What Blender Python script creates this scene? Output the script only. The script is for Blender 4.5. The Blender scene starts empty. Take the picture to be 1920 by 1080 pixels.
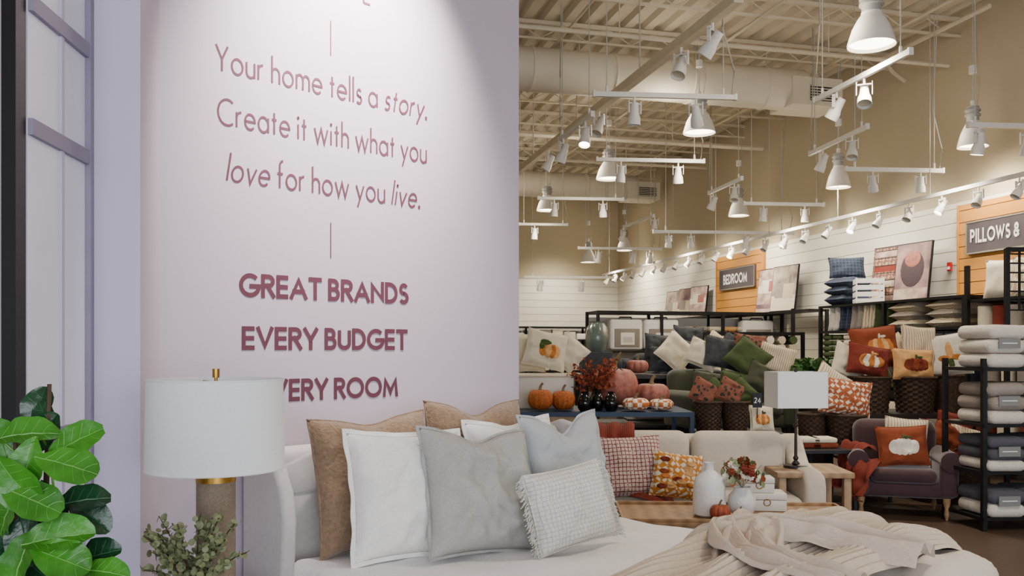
import bpy, bmesh, math, random
from mathutils import Vector, Matrix, noise
random.seed(7)
rnd=random.uniform
pi=math.pi
H=1.58
F=1640.0
def fx(u,Y): return (u-960)/F*Y
def fz(v,Y): return H+(655-v)/F*Y
RA=math.radians(14.04)
def SP(p,q): return (0.9701*p-0.2425*q, 0.2425*p+0.9701*q)
BA=math.radians(44.1)
def BP(t,s): return (-1.503+.718*t+.696*s, 3.73+.696*t-.718*s)
def T(x,y,z): return Matrix.Translation((x,y,z))
def RZ(a): return Matrix.Rotation(a,4,'Z')
def RX(a): return Matrix.Rotation(a,4,'X')
def RY(a): return Matrix.Rotation(a,4,'Y')
def SC(x,y,z): return Matrix.Diagonal((x,y,z,1))
I4=Matrix.Identity(4)
# ---------------------------------------------------------------- materials
def lin(h):
    h=h.lstrip('#'); c=[int(h[i:i+2],16)/255 for i in (0,2,4)]
    return tuple((x/12.92 if x<=.04045 else ((x+.055)/1.055)**2.4) for x in c)+(1,)
MC={}
def mat(name,hexc,rough=.6,metal=0,bump=0,bs=60,var=0,vs=6,emit=0,ecol=None,alpha=None,trans=0,hex2=None,kind=None,ks=10,sheen=0,stretch=None):
    if name in MC: return MC[name]
    m=bpy.data.materials.new(name); m.use_nodes=True
    nt=m.node_tree; N=nt.nodes; L=nt.links
    b=N['Principled BSDF']
    b.inputs['Base Color'].default_value=lin(hexc); b.inputs['Roughness'].default_value=rough; b.inputs['Metallic'].default_value=metal
    if sheen: b.inputs['Sheen Weight'].default_value=sheen
    if trans: b.inputs['Transmission Weight'].default_value=trans
    tc=N.new('ShaderNodeTexCoord'); co=tc.outputs['Object']
    if stretch:
        mp=N.new('ShaderNodeMapping'); mp.inputs['Scale'].default_value=stretch; L.new(co,mp.inputs[0]); co=mp.outputs[0]
    c1=lin(hexc); c2=lin(hex2) if hex2 else tuple(x*(1-var) for x in c1[:3])+(1,)
    fac=None
    if kind=='checker':
        t=N.new('ShaderNodeTexChecker'); t.inputs['Scale'].default_value=ks; L.new(co,t.inputs[0]); fac=t.outputs['Fac']
    elif kind=='wave':
        t=N.new('ShaderNodeTexWave'); t.inputs['Scale'].default_value=ks; t.inputs['Distortion'].default_value=3; t.inputs['Detail'].default_value=3; L.new(co,t.inputs[0]); fac=t.outputs['Fac']
    elif kind=='stripe':
        t=N.new('ShaderNodeTexWave'); t.inputs['Scale'].default_value=ks; t.bands_direction='X'; L.new(co,t.inputs[0])
        r=N.new('ShaderNodeValToRGB'); r.color_ramp.elements[0].position=.45; r.color_ramp.elements[1].position=.55; L.new(t.outputs['Fac'],r.inputs[0]); fac=r.outputs[0]
    elif kind=='plaid':
        t=N.new('ShaderNodeTexWave'); t.inputs['Scale'].default_value=ks; t.bands_direction='X'; L.new(co,t.inputs[0])
        t2=N.new('ShaderNodeTexWave'); t2.inputs['Scale'].default_value=ks; t2.bands_direction='Z'; L.new(co,t2.inputs[0])
        mx=N.new('ShaderNodeMath'); mx.operation='MAXIMUM'; L.new(t.outputs['Fac'],mx.inputs[0]); L.new(t2.outputs['Fac'],mx.inputs[1])
        nn=N.new('ShaderNodeTexNoise'); nn.inputs['Scale'].default_value=90; L.new(co,nn.inputs[0])
        ad=N.new('ShaderNodeMath'); ad.operation='MULTIPLY_ADD'; L.new(nn.outputs['Fac'],ad.inputs[0]); ad.inputs[1].default_value=.5; L.new(mx.outputs[0],ad.inputs[2])
        r=N.new('ShaderNodeValToRGB'); r.color_ramp.elements[0].position=.9; r.color_ramp.elements[1].position=1.0
        sb=N.new('ShaderNodeMath'); sb.operation='SUBTRACT'; L.new(ad.outputs[0],sb.inputs[0]); sb.inputs[1].default_value=.2
        L.new(sb.outputs[0],r.inputs[0]); fac=r.outputs[0]
    elif kind=='blotch':
        t=N.new('ShaderNodeTexVoronoi'); t.inputs['Scale'].default_value=ks; L.new(co,t.inputs[0])
        r=N.new('ShaderNodeValToRGB'); r.color_ramp.elements[0].position=.36; r.color_ramp.elements[1].position=.42; L.new(t.outputs['Distance'],r.inputs[0]); fac=r.outputs[0]
    elif kind=='damask':
        t=N.new('ShaderNodeTexMagic'); t.turbulence_depth=3; t.inputs['Scale'].default_value=ks; L.new(co,t.inputs[0])
        r=N.new('ShaderNodeValToRGB'); r.color_ramp.elements[0].position=.42; r.color_ramp.elements[1].position=.5; L.new(t.outputs['Fac'],r.inputs[0]); fac=r.outputs[0]
    elif var or hex2:
        t=N.new('ShaderNodeTexNoise'); t.inputs['Scale'].default_value=vs; t.inputs['Detail'].default_value=6; L.new(co,t.inputs[0])
        r=N.new('ShaderNodeValToRGB'); r.color_ramp.elements[0].position=.35; r.color_ramp.elements[1].position=.65; L.new(t.outputs['Fac'],r.inputs[0]); fac=r.outputs[0]
    if fac is not None:
        mx=N.new('ShaderNodeMix'); mx.data_type='RGBA'; mx.inputs[6].default_value=c1; mx.inputs[7].default_value=c2
        L.new(fac,mx.inputs[0]); L.new(mx.outputs[2],b.inputs['Base Color'])
    if bump:
        t=N.new('ShaderNodeTexNoise'); t.inputs['Scale'].default_value=bs; t.inputs['Detail'].default_value=4; L.new(co,t.inputs[0])
        bp=N.new('ShaderNodeBump'); bp.inputs['Strength'].default_value=bump; bp.inputs['Distance'].default_value=.01; L.new(t.outputs['Fac'],bp.inputs['Height']); L.new(bp.outputs[0],b.inputs['Normal'])
    if emit:
        b.inputs['Emission Color'].default_value=lin(ecol or hexc); b.inputs['Emission Strength'].default_value=emit
    MC[name]=m; return m
LAV=mat('mauve_wall_print','#b0a5b2',.8,bump=.08,bs=200)
LAV2=mat('lavender_wall_brighter','#c0b9cc',.8,bump=.08,bs=200)  # paler copy of the wall colour, brightness of the left faces put into it
LAVD=mat('lavender_muntin','#8b8399',.6,var=.1)
LAVG=mat('window_pane_print','#ececf8',.4,hex2='#dcdcee',vs=1.5)
PLUM=mat('plum_lettering','#552838',.8,var=.08)
TAN=mat('upper_wall_tan','#c4b79a',.85,var=.06,vs=1)
PLANK=mat('white_shiplap','#e8e3d3',.6,var=.04,vs=2,bump=.05,bs=30)
GAP=mat('shiplap_groove','#8d8573',.9,var=.1)
CEIL=mat('steel_deck_paint','#cfc5ae',.7,var=.08,vs=2)
STEEL=mat('joist_paint','#d6cbb2',.6,var=.08,vs=3)
DUCT=mat('duct_paint','#d9d1be',.5,var=.05,vs=2)
FIX=mat('fixture_white','#dedcd6',.4,var=.04)
FIXG=mat('fixture_grey','#9a9a98',.4,var=.08)
CORD=mat('cord_grey','#b8b4aa',.6,var=.1)
GLOW=mat('lamp_glow','#ffe9c8',.5,emit=14,var=.02)
GLOWS=mat('spot_glow','#fff0d8',.5,emit=28,var=.02)
OFFB=mat('bulb_off','#c9c0a8',.3,var=.05)
ORW=mat('honey_pine','#c98a36',.5,hex2='#b37426',kind='wave',ks=3,stretch=(1,1,6))
SIGN=mat('sign_charcoal','#4a4347',.6,var=.1)
WHT=mat('sign_lettering_white','#f4f1ea',.5,var=.02)
BLK=mat('black_metal','#16161a',.45,metal=.3,var=.2)
BLUE=mat('blue_metal','#1c3350',.45,metal=.2,var=.15)
FLOOR=mat('brown_plank_floor','#5a483b',.4,hex2='#42332a',kind='wave',ks=1.2,stretch=(6,1,1),bump=.05)
LINEN=mat('headboard_linen','#c4c0bd',.85,bump=.25,bs=350,var=.06,vs=40,sheen=.2)
QUILT=mat('white_quilt','#efeded',.85,bump=.5,bs=90,var=.03,vs=20)
DUVET=mat('duvet_linen','#d0c6ba',.85,bump=.2,bs=60,var=.05,vs=15)
SCARF=mat('throw_plain_beige','#c6b7a5',.88,bump=.3,bs=120,var=.08,vs=30)
KNIT=mat('knit_throw_oat','#c9baa6',.92,bump=.3,bs=160,var=.12,vs=60)
TANP=mat('tan_boucle','#8e745a',.95,bump=1,bs=75,var=.28,vs=60,sheen=.3)
WHP=mat('white_matelasse','#f0eee9',.85,bump=.6,bs=150,var=.04,vs=60)
GRP=mat('grey_linen_pillow','#a9a8a2',.85,bump=.35,bs=260,var=.12,vs=120)
GRP2=mat('silver_linen_pillow','#b0b3b5',.85,bump=.35,bs=260,var=.08,vs=120)
CRMT=mat('cream_tweed','#dcd8cf',.9,bump=.8,bs=120,hex2='#b9bab5',kind='plaid',ks=16)
SHADE=mat('lampshade_linen','#e8eaea',.8,bump=.15,bs=400,var=.03,vs=80)
BRASS=mat('brass','#a8823c',.3,metal=1,var=.1)
SHAG=mat('lamp_base_shagreen','#8a7a66',.6,bump=.6,bs=220,var=.25,vs=120)
WOOD=mat('oak_table','#9b7650',.5,hex2='#805e3c',kind='wave',ks=3,stretch=(1,5,5))
WOODL=mat('grey_oak','#a0825f',.5,hex2='#8a6d4c',kind='wave',ks=3,stretch=(1,5,5))
DWOOD=mat('dark_wood','#241a16',.5,var=.2)
SOFA=mat('sofa_beige','#cbbfae',.9,bump=.3,bs=200,var=.05,vs=30,sheen=.2)
RUST=mat('rust_knit','#7a2b1c',.9,bump=.7,bs=120,var=.2,vs=60)
PLAID=mat('plaid_red','#cbb5aa',.9,hex2='#7a2e2e',kind='plaid',ks=10,bump=.3,bs=200)
LEAFY=mat('leaf_print','#e0d5bf',.9,hex2='#c07a2a',var=.1,kind='damask',ks=14)
PURP=mat('plum_velvet','#3a1c22',.8,var=.25,vs=8,sheen=.4)
CER=mat('white_ceramic','#dcdcd8',.35,bump=.3,bs=60,var=.03)
BOXW=mat('white_lacquer_box','#d4cfc5',.4,var=.04)
TERRA=mat('terracotta_pumpkin','#a24a28',.6,hex2='#7c3418',vs=30)
ORNG=mat('orange_wicker','#bd6620',.7,bump=1,bs=70,hex2='#8e4612',vs=60)
CHK=mat('checkered_pumpkin','#e5dccb',.6,hex2='#bd6526',kind='checker',ks=20)
STEMM=mat('pumpkin_stem','#7a6a4a',.8,var=.3,vs=30)
BGLASS=mat('black_glass','#0d0b10',.08,var=.3)
FLOW=mat('orange_foliage','#a04c2c',.8,hex2='#84391f',vs=20)
WICK=mat('dark_wicker','#4a3524',.75,hex2='#2c1d13',vs=40,bump=.6,bs=90)
GREENV=mat('green_velvet','#3c402c',.85,var=.2,vs=8,sheen=.3)
GREENP=mat('olive_pillow','#42502b',.9,var=.15,vs=30,bump=.3)
GREYB=mat('slate_upholstery','#3f4348',.9,var=.35,vs=20)
CREAM=mat('cream_pillow','#ddd2bb',.9,bump=.4,bs=120,var=.06,vs=20)
CREAMS=mat('cream_stripe','#d8ccb4',.9,hex2='#b29d80',kind='stripe',ks=12)
FLORAL=mat('dark_floral','#263028',.9,hex2='#7e4a3a',kind='blotch',ks=22)
DAM=mat('orange_damask','#d8cdbb',.9,hex2='#9c5028',kind='damask',ks=12)
BURNT=mat('burnt_orange_pillow','#82391a',.9,bump=.3,bs=120,var=.12,vs=20)
ORP=mat('orange_applique','#bf7430',.85,var=.15,vs=40)
ORP2=mat('light_orange_applique','#d9a468',.85,var=.15,vs=40)
WAPP=mat('white_applique','#e4dccb',.85,var=.1,vs=40)
GAPP=mat('green_applique','#3f5526',.85,var=.15,vs=40)
NAVY=mat('navy_fabric','#232c3f',.9,hex2='#3a4458',kind='plaid',ks=6)
TOWW=mat('white_plush','#d6cfc4',.95,bump=.8,bs=90,var=.06,vs=30)
TOWG=mat('grey_plush','#988f86',.95,bump=.8,bs=90,var=.1,vs=30)
TOWD=mat('charcoal_plush','#50505a',.95,bump=.8,bs=90,var=.1,vs=30)
LABEL=mat('grey_label','#7d7d7c',.5,var=.05)
RED=mat('alarm_red','#b01818',.4,var=.05)
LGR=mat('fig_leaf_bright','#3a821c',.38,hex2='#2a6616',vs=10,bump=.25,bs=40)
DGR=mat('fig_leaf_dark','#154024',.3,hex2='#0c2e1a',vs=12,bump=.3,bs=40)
VEIN=mat('leaf_vein','#5f9a3c',.5,var=.1)
VEIND=mat('leaf_vein_dark','#2c5a34',.5,var=.1)
BARK=mat('bark','#4a3826',.8,var=.3,vs=40)
EUC=mat('eucalyptus_leaf','#6b7550',.6,hex2='#8a9068',vs=40)
FERN=mat('fern_green','#3c6a26',.6,hex2='#2a5018',vs=20)
POT=mat('pot_ceramic','#cfc9bf',.5,var=.05)
PINKP=mat('pink_pumpkin','#a8685a',.6,hex2='#8a5044',vs=20)
SAGE=mat('sage_glass','#6f8078',.2,var=.2,trans=.3)
ARTA=mat('art_persian','#b08a62',.7,hex2='#6a4a48',kind='damask',ks=9)
ARTB=mat('art_purple','#5a4450',.7,hex2='#a88a80',vs=3)
ARTC=mat('art_blush','#c9b4a4',.7,hex2='#8a6a66',vs=5)
ARTD=mat('art_bed','#bcae9c',.7,hex2='#6e5f58',vs=4)
ARTP=mat('art_dark_basket','#3f2c34',.7,var=.3,vs=60,bump=.5,bs=60)
# ---------------------------------------------------------------- mesh builder
class B:
    def __init__(s): s.V=[]; s.Fc=[]; s.mi=[]; s.sm=[]; s.mats=[]
    def m(s,mt):
        if mt not in s.mats: s.mats.append(mt)
        return s.mats.index(mt)
    def add(s,vs,fs,mt,M=I4,smooth=True):
        o=len(s.V); s.V+= [tuple(M@Vector(v)) for v in vs]; k=s.m(mt)
        for f in fs: s.Fc.append([o+i for i in f]); s.mi.append(k); s.sm.append(smooth)
    def bm(s,bm,mt,M=I4,smooth=True):
        bm.verts.index_update(); s.add([v.co.copy() for v in bm.verts],[[v.index for v in f.verts] for f in bm.faces],mt,M,smooth); bm.free()
    def box(s,x0,x1,y0,y1,z0,z1,mt,M=I4):
        vs=[(x,y,z) for x in(x0,x1) for y in(y0,y1) for z in(z0,z1)]
        s.add(vs,[(0,1,3,2),(4,6,7,5),(0,4,5,1),(2,3,7,6),(0,2,6,4),(1,5,7,3)],mt,M,False)
    def rbox(s,x0,x1,y0,y1,z0,z1,mt,r=.03,M=I4,seg=3,bulge=0):
        b=bmesh.new(); bmesh.ops.create_cube(b,size=1)
        for v in b.verts: v.co=Vector(((x0+x1)/2+v.co.x*(x1-x0),(y0+y1)/2+v.co.y*(y1-y0),(z0+z1)/2+v.co.z*(z1-z0)))
        r=min(r,(x1-x0)*.49,(y1-y0)*.49,(z1-z0)*.49)
        bmesh.ops.bevel(b,geom=b.edges[:],offset=r,segments=seg,profile=.5,affect='EDGES')
        s.bm(b,mt,M)
    def prism(s,pts,y0,y1,mt,M=I4,bevel=0):
        b=bmesh.new(); vs=[b.verts.new((x,y0,z)) for x,z in pts]; f=b.faces.new(vs)
        r=bmesh.ops.extrude_face_region(b,geom=[f]); 
        for e in r['geom']:
            if isinstance(e,bmesh.types.BMVert): e.co.y=y1
        bmesh.ops.recalc_face_normals(b,faces=b.faces[:])
        if bevel: bmesh.ops.bevel(b,geom=[e for e in b.edges if e.calc_face_angle(0)>.9],offset=bevel,segments=3,profile=.5,affect='EDGES')
        s.bm(b,mt,M)
    def lathe(s,prof,mt,M=I4,n=24,rf=None):
        vs=[];fs=[];k=len(prof)
        for i in range(n):
            a=2*pi*i/n
            for r,z in prof:
                rr=r*(rf(a,z) if rf else 1); vs.append((rr*math.cos(a),rr*math.sin(a),z))
        for i in range(n):
            j=(i+1)%n
            for q in range(k-1): fs.append((i*k+q,j*k+q,j*k+q+1,i*k+q+1))
        s.add(vs,fs,mt,M)
    def cyl(s,r,z0,z1,mt,M=I4,n=16,r2=None):
        r2=r if r2 is None else r2
        s.lathe([(0.0001,z0),(r,z0)],mt,M,n); s.lathe([(r,z0),(r2,z1)],mt,M,n); s.lathe([(r2,z1),(.0001,z1)],mt,M,n)
    def tube(s,path,r,mt,M=I4,n=6,flat=1):
        P=[Vector(p) for p in path]; vs=[];fs=[]
        for i,p in enumerate(P):
            d=(P[min(i+1,len(P)-1)]-P[max(i-1,0)]).normalized()
            a=d.cross(Vector((0,0,1))); 
            if a.length<.05: a=Vector((1,0,0))
            a.normalize(); c=a.cross(d)
            rr=r[i] if isinstance(r,(list,tuple)) else r
            for k in range(n):
                t=2*pi*k/n; vs.append(p+a*rr*math.cos(t)+c*rr*flat*math.sin(t))
        for i in range(len(P)-1):
            for k in range(n):
                k2=(k+1)%n; fs.append((i*n+k,i*n+k2,(i+1)*n+k2,(i+1)*n+k))
        fs.append(tuple(range(n))[::-1]); fs.append(tuple((len(P)-1)*n+k for k in range(n)))
        s.add(vs,fs,mt,M)
    def grid(s,fn,nu,nv,mt,M=I4):
        vs=[fn(i/nu,j/nv) for i in range(nu+1) for j in range(nv+1)]
        fs=[(i*(nv+1)+j,(i+1)*(nv+1)+j,(i+1)*(nv+1)+j+1,i*(nv+1)+j+1) for i in range(nu) for j in range(nv)]
        s.add(vs,fs,mt,M)
    def ball(s,r,mt,M=I4,n=14,k=9,sz=1):
        s.lathe([(max(r*math.sin(pi*i/k),.0001),-r*sz*math.cos(pi*i/k)) for i in range(k+1)],mt,M,n)
    def pumpkin(s,R,mt,M=I4,ribs=9,h=.8,stem=STEMM,n=54):
        k=14; pr=[]
        for i in range(k+1):
            a=pi*i/k; pr.append((max(R*math.sin(a)**.85,.001),R*h*(1-math.cos(a))-(R*.22*math.exp(-((a-pi)/.5)**2))+R*.1*math.exp(-(a/.5)**2)))
        s.lathe(pr,mt,M,n,rf=lambda a,z:.88+.12*abs(math.sin(ribs*a/2))**.6)
        s.tube([(0,0,R*h*1.7),(0,0,R*h*1.98),(R*.07,0,R*h*2.2),(R*.2,0,R*h*2.36)],[R*.2,R*.11,R*.09,R*.1],stem,M,8)
    def basket(s,r0,r1,h,mt,M=I4):
        n=48;k=14
        def f(u,v):
            a=2*pi*u; r=r0+(r1-r0)*v+.012*math.sin(12*a+(round(v*k)%2)*pi); return (r*math.cos(a),r*math.sin(a),h*v)
        s.grid(f,n,k,mt,M); s.lathe([(0.001,.01),(r0,.01)],mt,M,24)
        s.lathe([(r1*.9,h*.8),(.001,h*.8)],mt,M,24)
        s.tube([(r1*math.cos(2*pi*i/24),r1*math.sin(2*pi*i/24),h) for i in range(25)],.018,mt,M)
    def pillow(s,w,h,d,mt,M=I4,seed=0,n=18,chop=0,flange=0,motif=None,wr=1,piping=None):
        def surf(a,b,side):
            x=a*w/2*(1-.07*(1-b*b)); z=b*h/2*(1-.07*(1-a*a))
            th=d/2*math.sqrt(max(0,(1-a**4)*(1-b**4)))
            nz=noise.noise(Vector((a*2.2+seed*3.1,b*2.2,side*5+seed)))*.2*d*wr+noise.noise(Vector((a*6+seed,b*6,side*3)))*.08*d*wr
            th+=nz*min(1,(1-a*a)*(1-b*b)*3)
            c=chop*math.exp(-(a/.38)**2)*((b+1)/2)**2; z-=c
            return (x,-side*th,z)
        for side in (1,-1):
            s.grid(lambda u,v:surf(-1+2*u,-1+2*v,side),n,n,mt,M)
        ring=[]
        for i in range(n+1): ring.append((-1+2*i/n,-1))
        for i in range(1,n+1): ring.append((1,-1+2*i/n))
        for i in range(1,n+1): ring.append((1-2*i/n,1))
        for i in range(1,n+1): ring.append((-1,1-2*i/n))
        rp=[surf(a,b,1) for a,b in ring]
        if flange:
            vs=[];fs=[]
            for k,((a,b),p) in enumerate(zip(ring,rp)):
                dx=flange*(1 if a>=1 else -1 if a<=-1 else 0); dz=flange*(1 if b>=1 else -1 if b<=-1 else 0)
                wv=.006*math.sin(k*.7+seed)
                vs+= [(p[0],p[1]-.003,p[2]),(p[0]+dx,p[1]+wv-.002,p[2]+dz),(p[0]+dx,p[1]+wv+.002,p[2]+dz),(p[0],p[1]+.003,p[2])]
            L=len(ring)
            for k in range(L-1):
                for q in range(3): fs.append((k*4+q,(k+1)*4+q,(k+1)*4+q+1,k*4+q+1))
            s.add(vs,fs,mt,M)
        else:
            s.tube(rp,.005,piping or mt,M,5)
        if motif:
            for (cx,cy,rx,ry,mm,off) in motif:
                rings=4;seg=18;vs=[surf(cx,cy,1)];fs=[]
                vs=[(vs[0][0],vs[0][1]-.004-off,vs[0][2])]
                for q in range(1,rings+1):
                    for g in range(seg):
                        a=2*pi*g/seg; aa=max(-.97,min(.97,cx+rx*q/rings*math.cos(a))); bb=max(-.97,min(.97,cy+ry*q/rings*math.sin(a)))
                        p=surf(aa,bb,1); e=.004+off if q<rings else .001
                        vs.append((p[0],p[1]-e,p[2]))
                for g in range(seg):
                    fs.append((0,1+g,1+(g+1)%seg))
                    for q in range(rings-1): fs.append((1+q*seg+g,1+(q+1)*seg+g,1+(q+1)*seg+(g+1)%seg,1+q*seg+(g+1)%seg))
                s.add(vs,fs,mm,M)
        return surf
    def strip(s,path,width,amp,nf,mt,M=I4,nv=64,ribs=0,ra=.003,up=Vector((0,0,1)),seed=0):
        P=[Vector(p) for p in path]
        Q=[]
        for i in range(len(P)-1):
            p0=P[max(i-1,0)];p1=P[i];p2=P[i+1];p3=P[min(i+2,len(P)-1)]
            for k in range(8):
                t=k/8; Q.append(.5*((2*p1)+(p2-p0)*t+(2*p0-5*p1+4*p2-p3)*t*t+(3*p1-p0-3*p2+p3)*t**3))
        Q.append(P[-1]); n=len(Q)-1
        def f(u,v):
            i=round(u*n); p=Q[i]; d=(Q[min(i+1,n)]-Q[max(i-1,0)]).normalized()
            side=d.cross(up)
            if side.length<.1: side=Vector((1,0,0))
            side.normalize(); nn=side.cross(d)
            w=width*(1+.15*noise.noise(Vector((u*4,seed,0))))
            ph=noise.noise(Vector((u*2.2,v*1.5,seed)))*2.0
            z=amp*math.sin(pi*nf*v+ph)**2+amp*.5*noise.noise(Vector((u*9,v*4,seed+3)))+ (ra*abs(math.sin(pi*ribs*v)) if ribs else 0)
            ed=min(v,1-v); z-=.5*amp*math.exp(-(ed/.05)**2)
            return p+side*(v-.5)*w+nn*z
        s.grid(lambda u,v:f(u,v),n,nv,mt,M)
    def done(s,name,M=I4,bevel=0,auto=True,merge=True):
        me=bpy.data.meshes.new(name); me.from_pydata([tuple(v) for v in s.V],[],s.Fc)
        for m_ in s.mats: me.materials.append(m_)
        me.polygons.foreach_set('material_index',s.mi); me.polygons.foreach_set('use_smooth',s.sm); me.update()
        if merge:
            b=bmesh.new(); b.from_mesh(me); bmesh.ops.remove_doubles(b,verts=b.verts,dist=.00005)
            bmesh.ops.recalc_face_normals(b,faces=b.faces[:]); b.to_mesh(me); b.free()
        try: me.set_sharp_from_angle(angle=math.radians(45))
        except Exception: pass
        o=bpy.data.objects.new(name,me); bpy.context.collection.objects.link(o); o.matrix_world=M
        return o
# ---------------------------------------------------------------- stroke lettering
def arc(cx,cy,rx,ry,a0,a1,n=16):
    return [(cx+rx*math.cos(math.radians(a0+(a1-a0)*i/n)),cy+ry*math.sin(math.radians(a0+(a1-a0)*i/n))) for i in range(n+1)]
G={
'a':(.56,[arc(.28,.3,.28,.3,0,360,28),[(.56,0),(.56,.6)]]),
'r':(.26,[[(0,0),(0,.6)],arc(.24,.34,.24,.26,180,85)]),
'o':(.58,[arc(.29,.3,.29,.3,0,360,28)]),
'u':(.44,[[(0,.6),(0,.24)]+arc(.22,.22,.22,.22,180,360),[(.44,0),(.44,.6)]]),
'h':(.42,[[(0,0),(0,1.1)],arc(.21,.37,.21,.23,180,0)+[(.42,0)]]),
'm':(.76,[[(0,0),(0,.6)],arc(.19,.38,.19,.22,180,0)+[(.38,0)],arc(.57,.38,.19,.22,180,0)+[(.76,0)]]),
'e':(.56,[[(0.02,.31),(.56,.31)]+arc(.28,.3,.28,.3,3,318,26)]),
't':(.28,[[(.14,0),(.14,.86)],[(0,.58),(.28,.58)]]),
'l':(0.02,[[(0.01,0),(0.01,1.1)]]),
's':(.32,[arc(.17,.45,.13,.15,30,270,12)+arc(.16,.155,.16,.155,90,-145,12)]),
'y':(.48,[[(0,.6),(.25,.02)],[(.5,.6),(.1,-.34)]]),
'.':(.1,[arc(.05,.03,.035,.035,0,360,10),[(.02,.03),(.08,.03)]]),
'i':(.04,[[(.02,0),(.02,.6)],arc(.02,.86,.025,.025,0,360,8)]),
'w':(.84,[[(0,.6),(.21,0),(.42,.6),(.63,0),(.84,.6)]]),
'f':(.32,[[(.14,0),(.14,.86)]+arc(.32,.88,.18,.22,180,85,8),[(0,.58),(.32,.58)]]),
'v':(.48,[[(0,.6),(.24,0),(.48,.6)]]),
'Y':(.62,[[(0,1),(.31,.46)],[(.62,1),(.31,.46)],[(.31,.5),(.31,0)]]),
'C':(.8,[arc(.5,.5,.5,.5,52,308,26)]),
'G':(.86,[arc(.46,.5,.46,.5,45,352,28)+[(.9,.46)],[(.52,.46),(.9,.46)]]),
'R':(.54,[[(0,0),(0,1)],[(0,1),(.28,1)]+arc(.28,.76,.24,.24,90,-90,12)+[(0,.52)],[(.22,.52),(.54,0)]]),
'E':(.46,[[(0,0),(0,1)],[(0,1),(.44,1)],[(0,.5),(.42,.5)],[(0,0),(.44,0)]]),
'A':(.78,[[(0,0),(.39,1),(.78,0)],[(.14,.3),(.64,.3)]]),
'T':(.56,[[(0,1),(.56,1)],[(.28,0),(.28,1)]]),
'B':(.5,[[(0,0),(0,1)],[(0,1),(.24,1)]+arc(.24,.765,.2,.235,90,-90,12)+[(0,.53)],[(.2,.53)]+arc(.26,.265,.24,.265,90,-90,12)+[(0,0)]]),
'N':(.64,[[(0,0),(0,1),(.64,0),(.64,1)]]),
'D':(.64,[[(0,0),(0,1),(.2,1)]+arc(.2,.5,.44,.5,90,-90,18)+[(0,0)]]),
'S':(.48,[arc(.25,.755,.21,.245,30,270,14)+arc(.24,.255,.24,.255,90,-150,14)]),
'V':(.68,[[(0,1),(.34,0),(.68,1)]]),
'U':(.58,[[(0,1),(0,.3)]+arc(.29,.29,.29,.29,180,360,16)+[(.58,1)]]),
'O':(.94,[arc(.47,.5,.47,.5,0,360,36)]),
'M':(.86,[[(0,0),(.08,1),(.43,.16),(.78,1),(.86,0)]]),
'P':(.5,[[(0,0),(0,1),(.24,1)]+arc(.24,.73,.25,.27,90,-90,12)+[(0,.46)]]),
'I':(.04,[[(.02,0),(.02,1)]]),
'L':(.4,[[(0,1),(0,0),(.4,0)]]),
'W':(1.02,[[(0,1),(.25,0),(.51,.9),(.77,0),(1.02,1)]]),
'&':(.66,[[(.66,0),(.16,.62)]+arc(.32,.78,.19,.21,210,-30,12)+[(.1,.4)]+arc(.27,.24,.24,.24,150,320,10)+[(.62,.46)]]),
'2':(.5,[arc(.25,.74,.25,.26,165,-35,12)+[(0,0),(.5,0)]]),
'4':(.55,[[(.4,0),(.4,1),(0,.28),(.55,.28)]]),
' ':(.3,[])}
def text(b,txt,width,cap,stroke,mt,M,gap=.16,italic=None,align='c'):
    x=0;items=[]
    for i,ch in enumerate(txt):
        w,st=G[ch]; items.append((ch,x,italic[i]=='1' if italic else False)); x+=w+(gap+stroke*.9 if ch!=' ' else .0)
    tot=x-(gap+stroke*.9)+stroke
    sx=width/(tot*cap) if width else 1
    x0=-width/2 if align=='c' else 0
    h=stroke/2; caps=stroke>.12
    cnt=0
    for ch,ox,it in items:
        for st in G[ch][1]:
            pts=[]
            for (px,pz) in st:
                if caps: pz=h+pz*(1-2*h)
                if it: px=px+pz*.2
                p=Vector((ox+px,pz))
                if not pts or (p-pts[-1]).length>1e-4: pts.append(p)
            closed=(pts[0]-pts[-1]).length<1e-3
            if closed: pts=pts[:-1]
            n=len(pts)
            if not closed and n>=2 and n<8:
                if caps or n==2:
                    e=h if caps else 0
                    pts[0]=pts[0]-(pts[1]-pts[0]).normalized()*e; pts[-1]=pts[-1]+(pts[-1]-pts[-2]).normalized()*e
            Lf=[];Rt=[]
            def place(v,y): return (x0+(v.x+h)*cap*sx,y,v.y*cap)
            y=-.00009*(cnt%7); cnt+=1
            for k in range(n):
                if closed: a=pts[(k-1)%n];c=pts[(k+1)%n]
                else: a=pts[max(k-1,0)];c=pts[min(k+1,n-1)]
                d1=(pts[k]-a); d2=(c-pts[k])
                if d1.length<1e-6: d1=d2
                if d2.length<1e-6: d2=d1
                d1=d1.normalized();d2=d2.normalized()
                n1=Vector((-d1.y,d1.x));n2=Vector((-d2.y,d2.x))
                mm=(n1+n2)
                if mm.length<.3: mm=n1
                mm=mm.normalized(); sc=min(1/max(mm.dot(n1),.3),3.0)
                lo,hi=(-.0,1.0)
                l_=pts[k]+mm*h*sc; r_=pts[k]-mm*h*sc
                if caps and 1<=k<n-1:
                    l_.y=max(lo,min(hi,l_.y)); r_.y=max(lo,min(hi,r_.y))
                Lf.append(l_); Rt.append(r_)
            vs=[place(v,y) for v in Lf]+[place(v,y) for v in Rt]
            rng=range(n if closed else n-1)
            b.add(vs,[(k,n+k,n+(k+1)%n,(k+1)%n) for k in rng],mt,M,False)
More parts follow.
